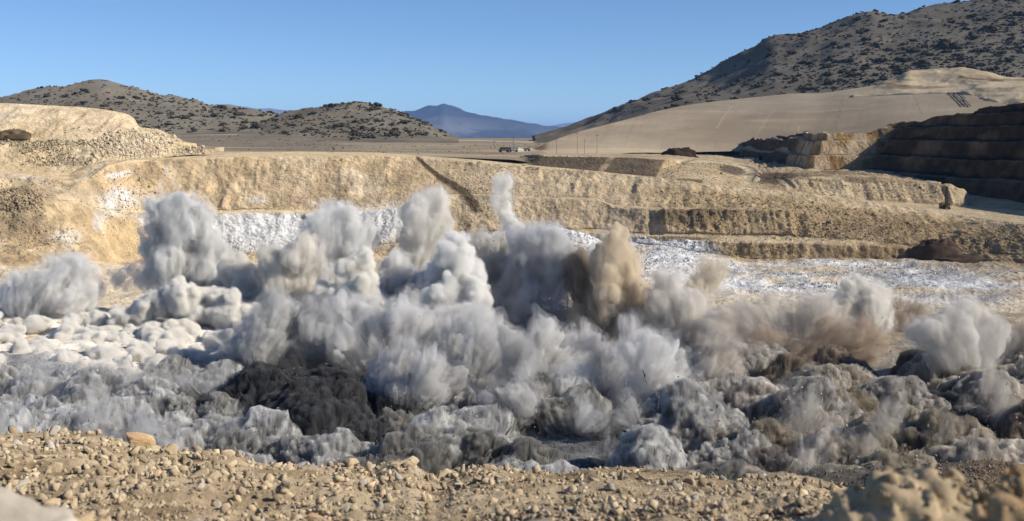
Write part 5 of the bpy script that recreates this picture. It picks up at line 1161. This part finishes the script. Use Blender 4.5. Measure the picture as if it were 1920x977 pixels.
# three dark drain pipes on the tailings slope
for k, lab in enumerate(['left one of three dark pipes running down the tailings slope above the dark wall', 'middle one of three dark pipes running down the tailings slope above the dark wall', 'right one of three dark pipes running down the tailings slope above the dark wall']):
    a = ground_at(TG, 1778+k*8, 172); pts = []
    for q in np.linspace(0, 1, 9): pts.append(ground_at(TG, 1778+k*8+q*(26-k*0), 174+q*26)+np.array([0, -.6, .9]))
    o = empty('drain_pipe', pts[0]); tag(o, lab, 'pipe', 'dark pipes on the tailings slope')
    part('pipe', [cyl_vf(np.array(a_)-pts[0], np.array(b_)-pts[0], .4, 8) for a_, b_ in zip(pts[:-1], pts[1:])], M_PIPE, o)
    part('pipe_support', [box_vf(*(q[0]-pts[0][0]-.9, q[0]-pts[0][0]+.9), *(q[1]-pts[0][1]-.3, q[1]-pts[0][1]+.3), q[2]-pts[0][2]-1.4, q[2]-pts[0][2]-.5) for q in pts[1:-1:2]], M_WOOD, o)
# dark mounds
def earth_mound(px0, py0, G, sx, sy, sz, colr, label, seed, name='dirt_mound'):
    p = ground_at(G, px0, py0); n = 36
    a = np.linspace(0, 2*np.pi, n, endpoint=False)[None]; t_ = np.linspace(0, 1, 14)[:, None]
    U = np.stack([np.cos(a)*t_, np.sin(a)*t_, np.sqrt(np.maximum(0, 1-t_**2))*np.ones_like(a)], -1)
    k = 1+.45*fbm(U*1.6+seed, .8, 4, seed, ridge=True); V = U*k[..., None]*np.array([sx, sy, sz]); V[..., 2] -= .25*sz
    i = np.arange(n*14).reshape(14, n); j = np.roll(i, -1, 1); Fq = np.stack([i[:-1], i[1:], j[1:], j[:-1]], -1).reshape(-1, 4)
    cl = mix(np.array(colr)*.7, np.array(colr)*1.3, sst(-.3, .3, fbm(V, (sx*.4,)*3, 3, seed)))
    o = link(name, mesh_np(name, V.reshape(-1, 3), Fq, cl.reshape(-1, 3)), M_ROCKF); o.location = p; return tag(o, label, 'mound')
earth_mound(1274, 292, BEN, 12, 6, 7.5, (.06, .04, .028), 'dark brown flat-topped heap standing at the right end of the grey slope', 3)
earth_mound(1755, 482, PG, 8.5, 5, 6.5, (.085, .062, .045), 'dark pointed heap of wet spoil at the foot of the brown slope on the right', 5)
earth_mound(1822, 486, PG, 12, 4, 2.4, (.085, .062, .045), 'low dark tail of spoil right of the dark pointed heap', 6)
earth_mound(26, 258, DG, 6.5, 3, 3.6, (.14, .10, .06), 'dark brown rounded boulder heap at the left edge below the cream dump', 8)
print('things', round(time.time()-T0, 1))

tri = sum(sum(len(p.vertices)-2 for p in me.polygons) if len(me.polygons) < 200 else int(len(me.loops)-2*len(me.polygons)) for me in {o.data for o in sc.objects if o.type == 'MESH'})
print('triangles', tri)
# ------------------------------------------------------------------ haze
hz = mesh_np('haze', [(x, y, z) for x in (-26000, 26000) for y in (-300, 61000) for z in (-90, 760)],
             [(0, 1, 3, 2), (4, 6, 7, 5), (0, 4, 5, 1), (2, 3, 7, 6), (0, 2, 6, 4), (1, 5, 7, 3)], smooth=False)
tag(link('haze', hz, vol_mat((.24, .50, 1), 2.2e-5)), None, None, None, 'stuff')
print('script', round(time.time()-T0, 1))
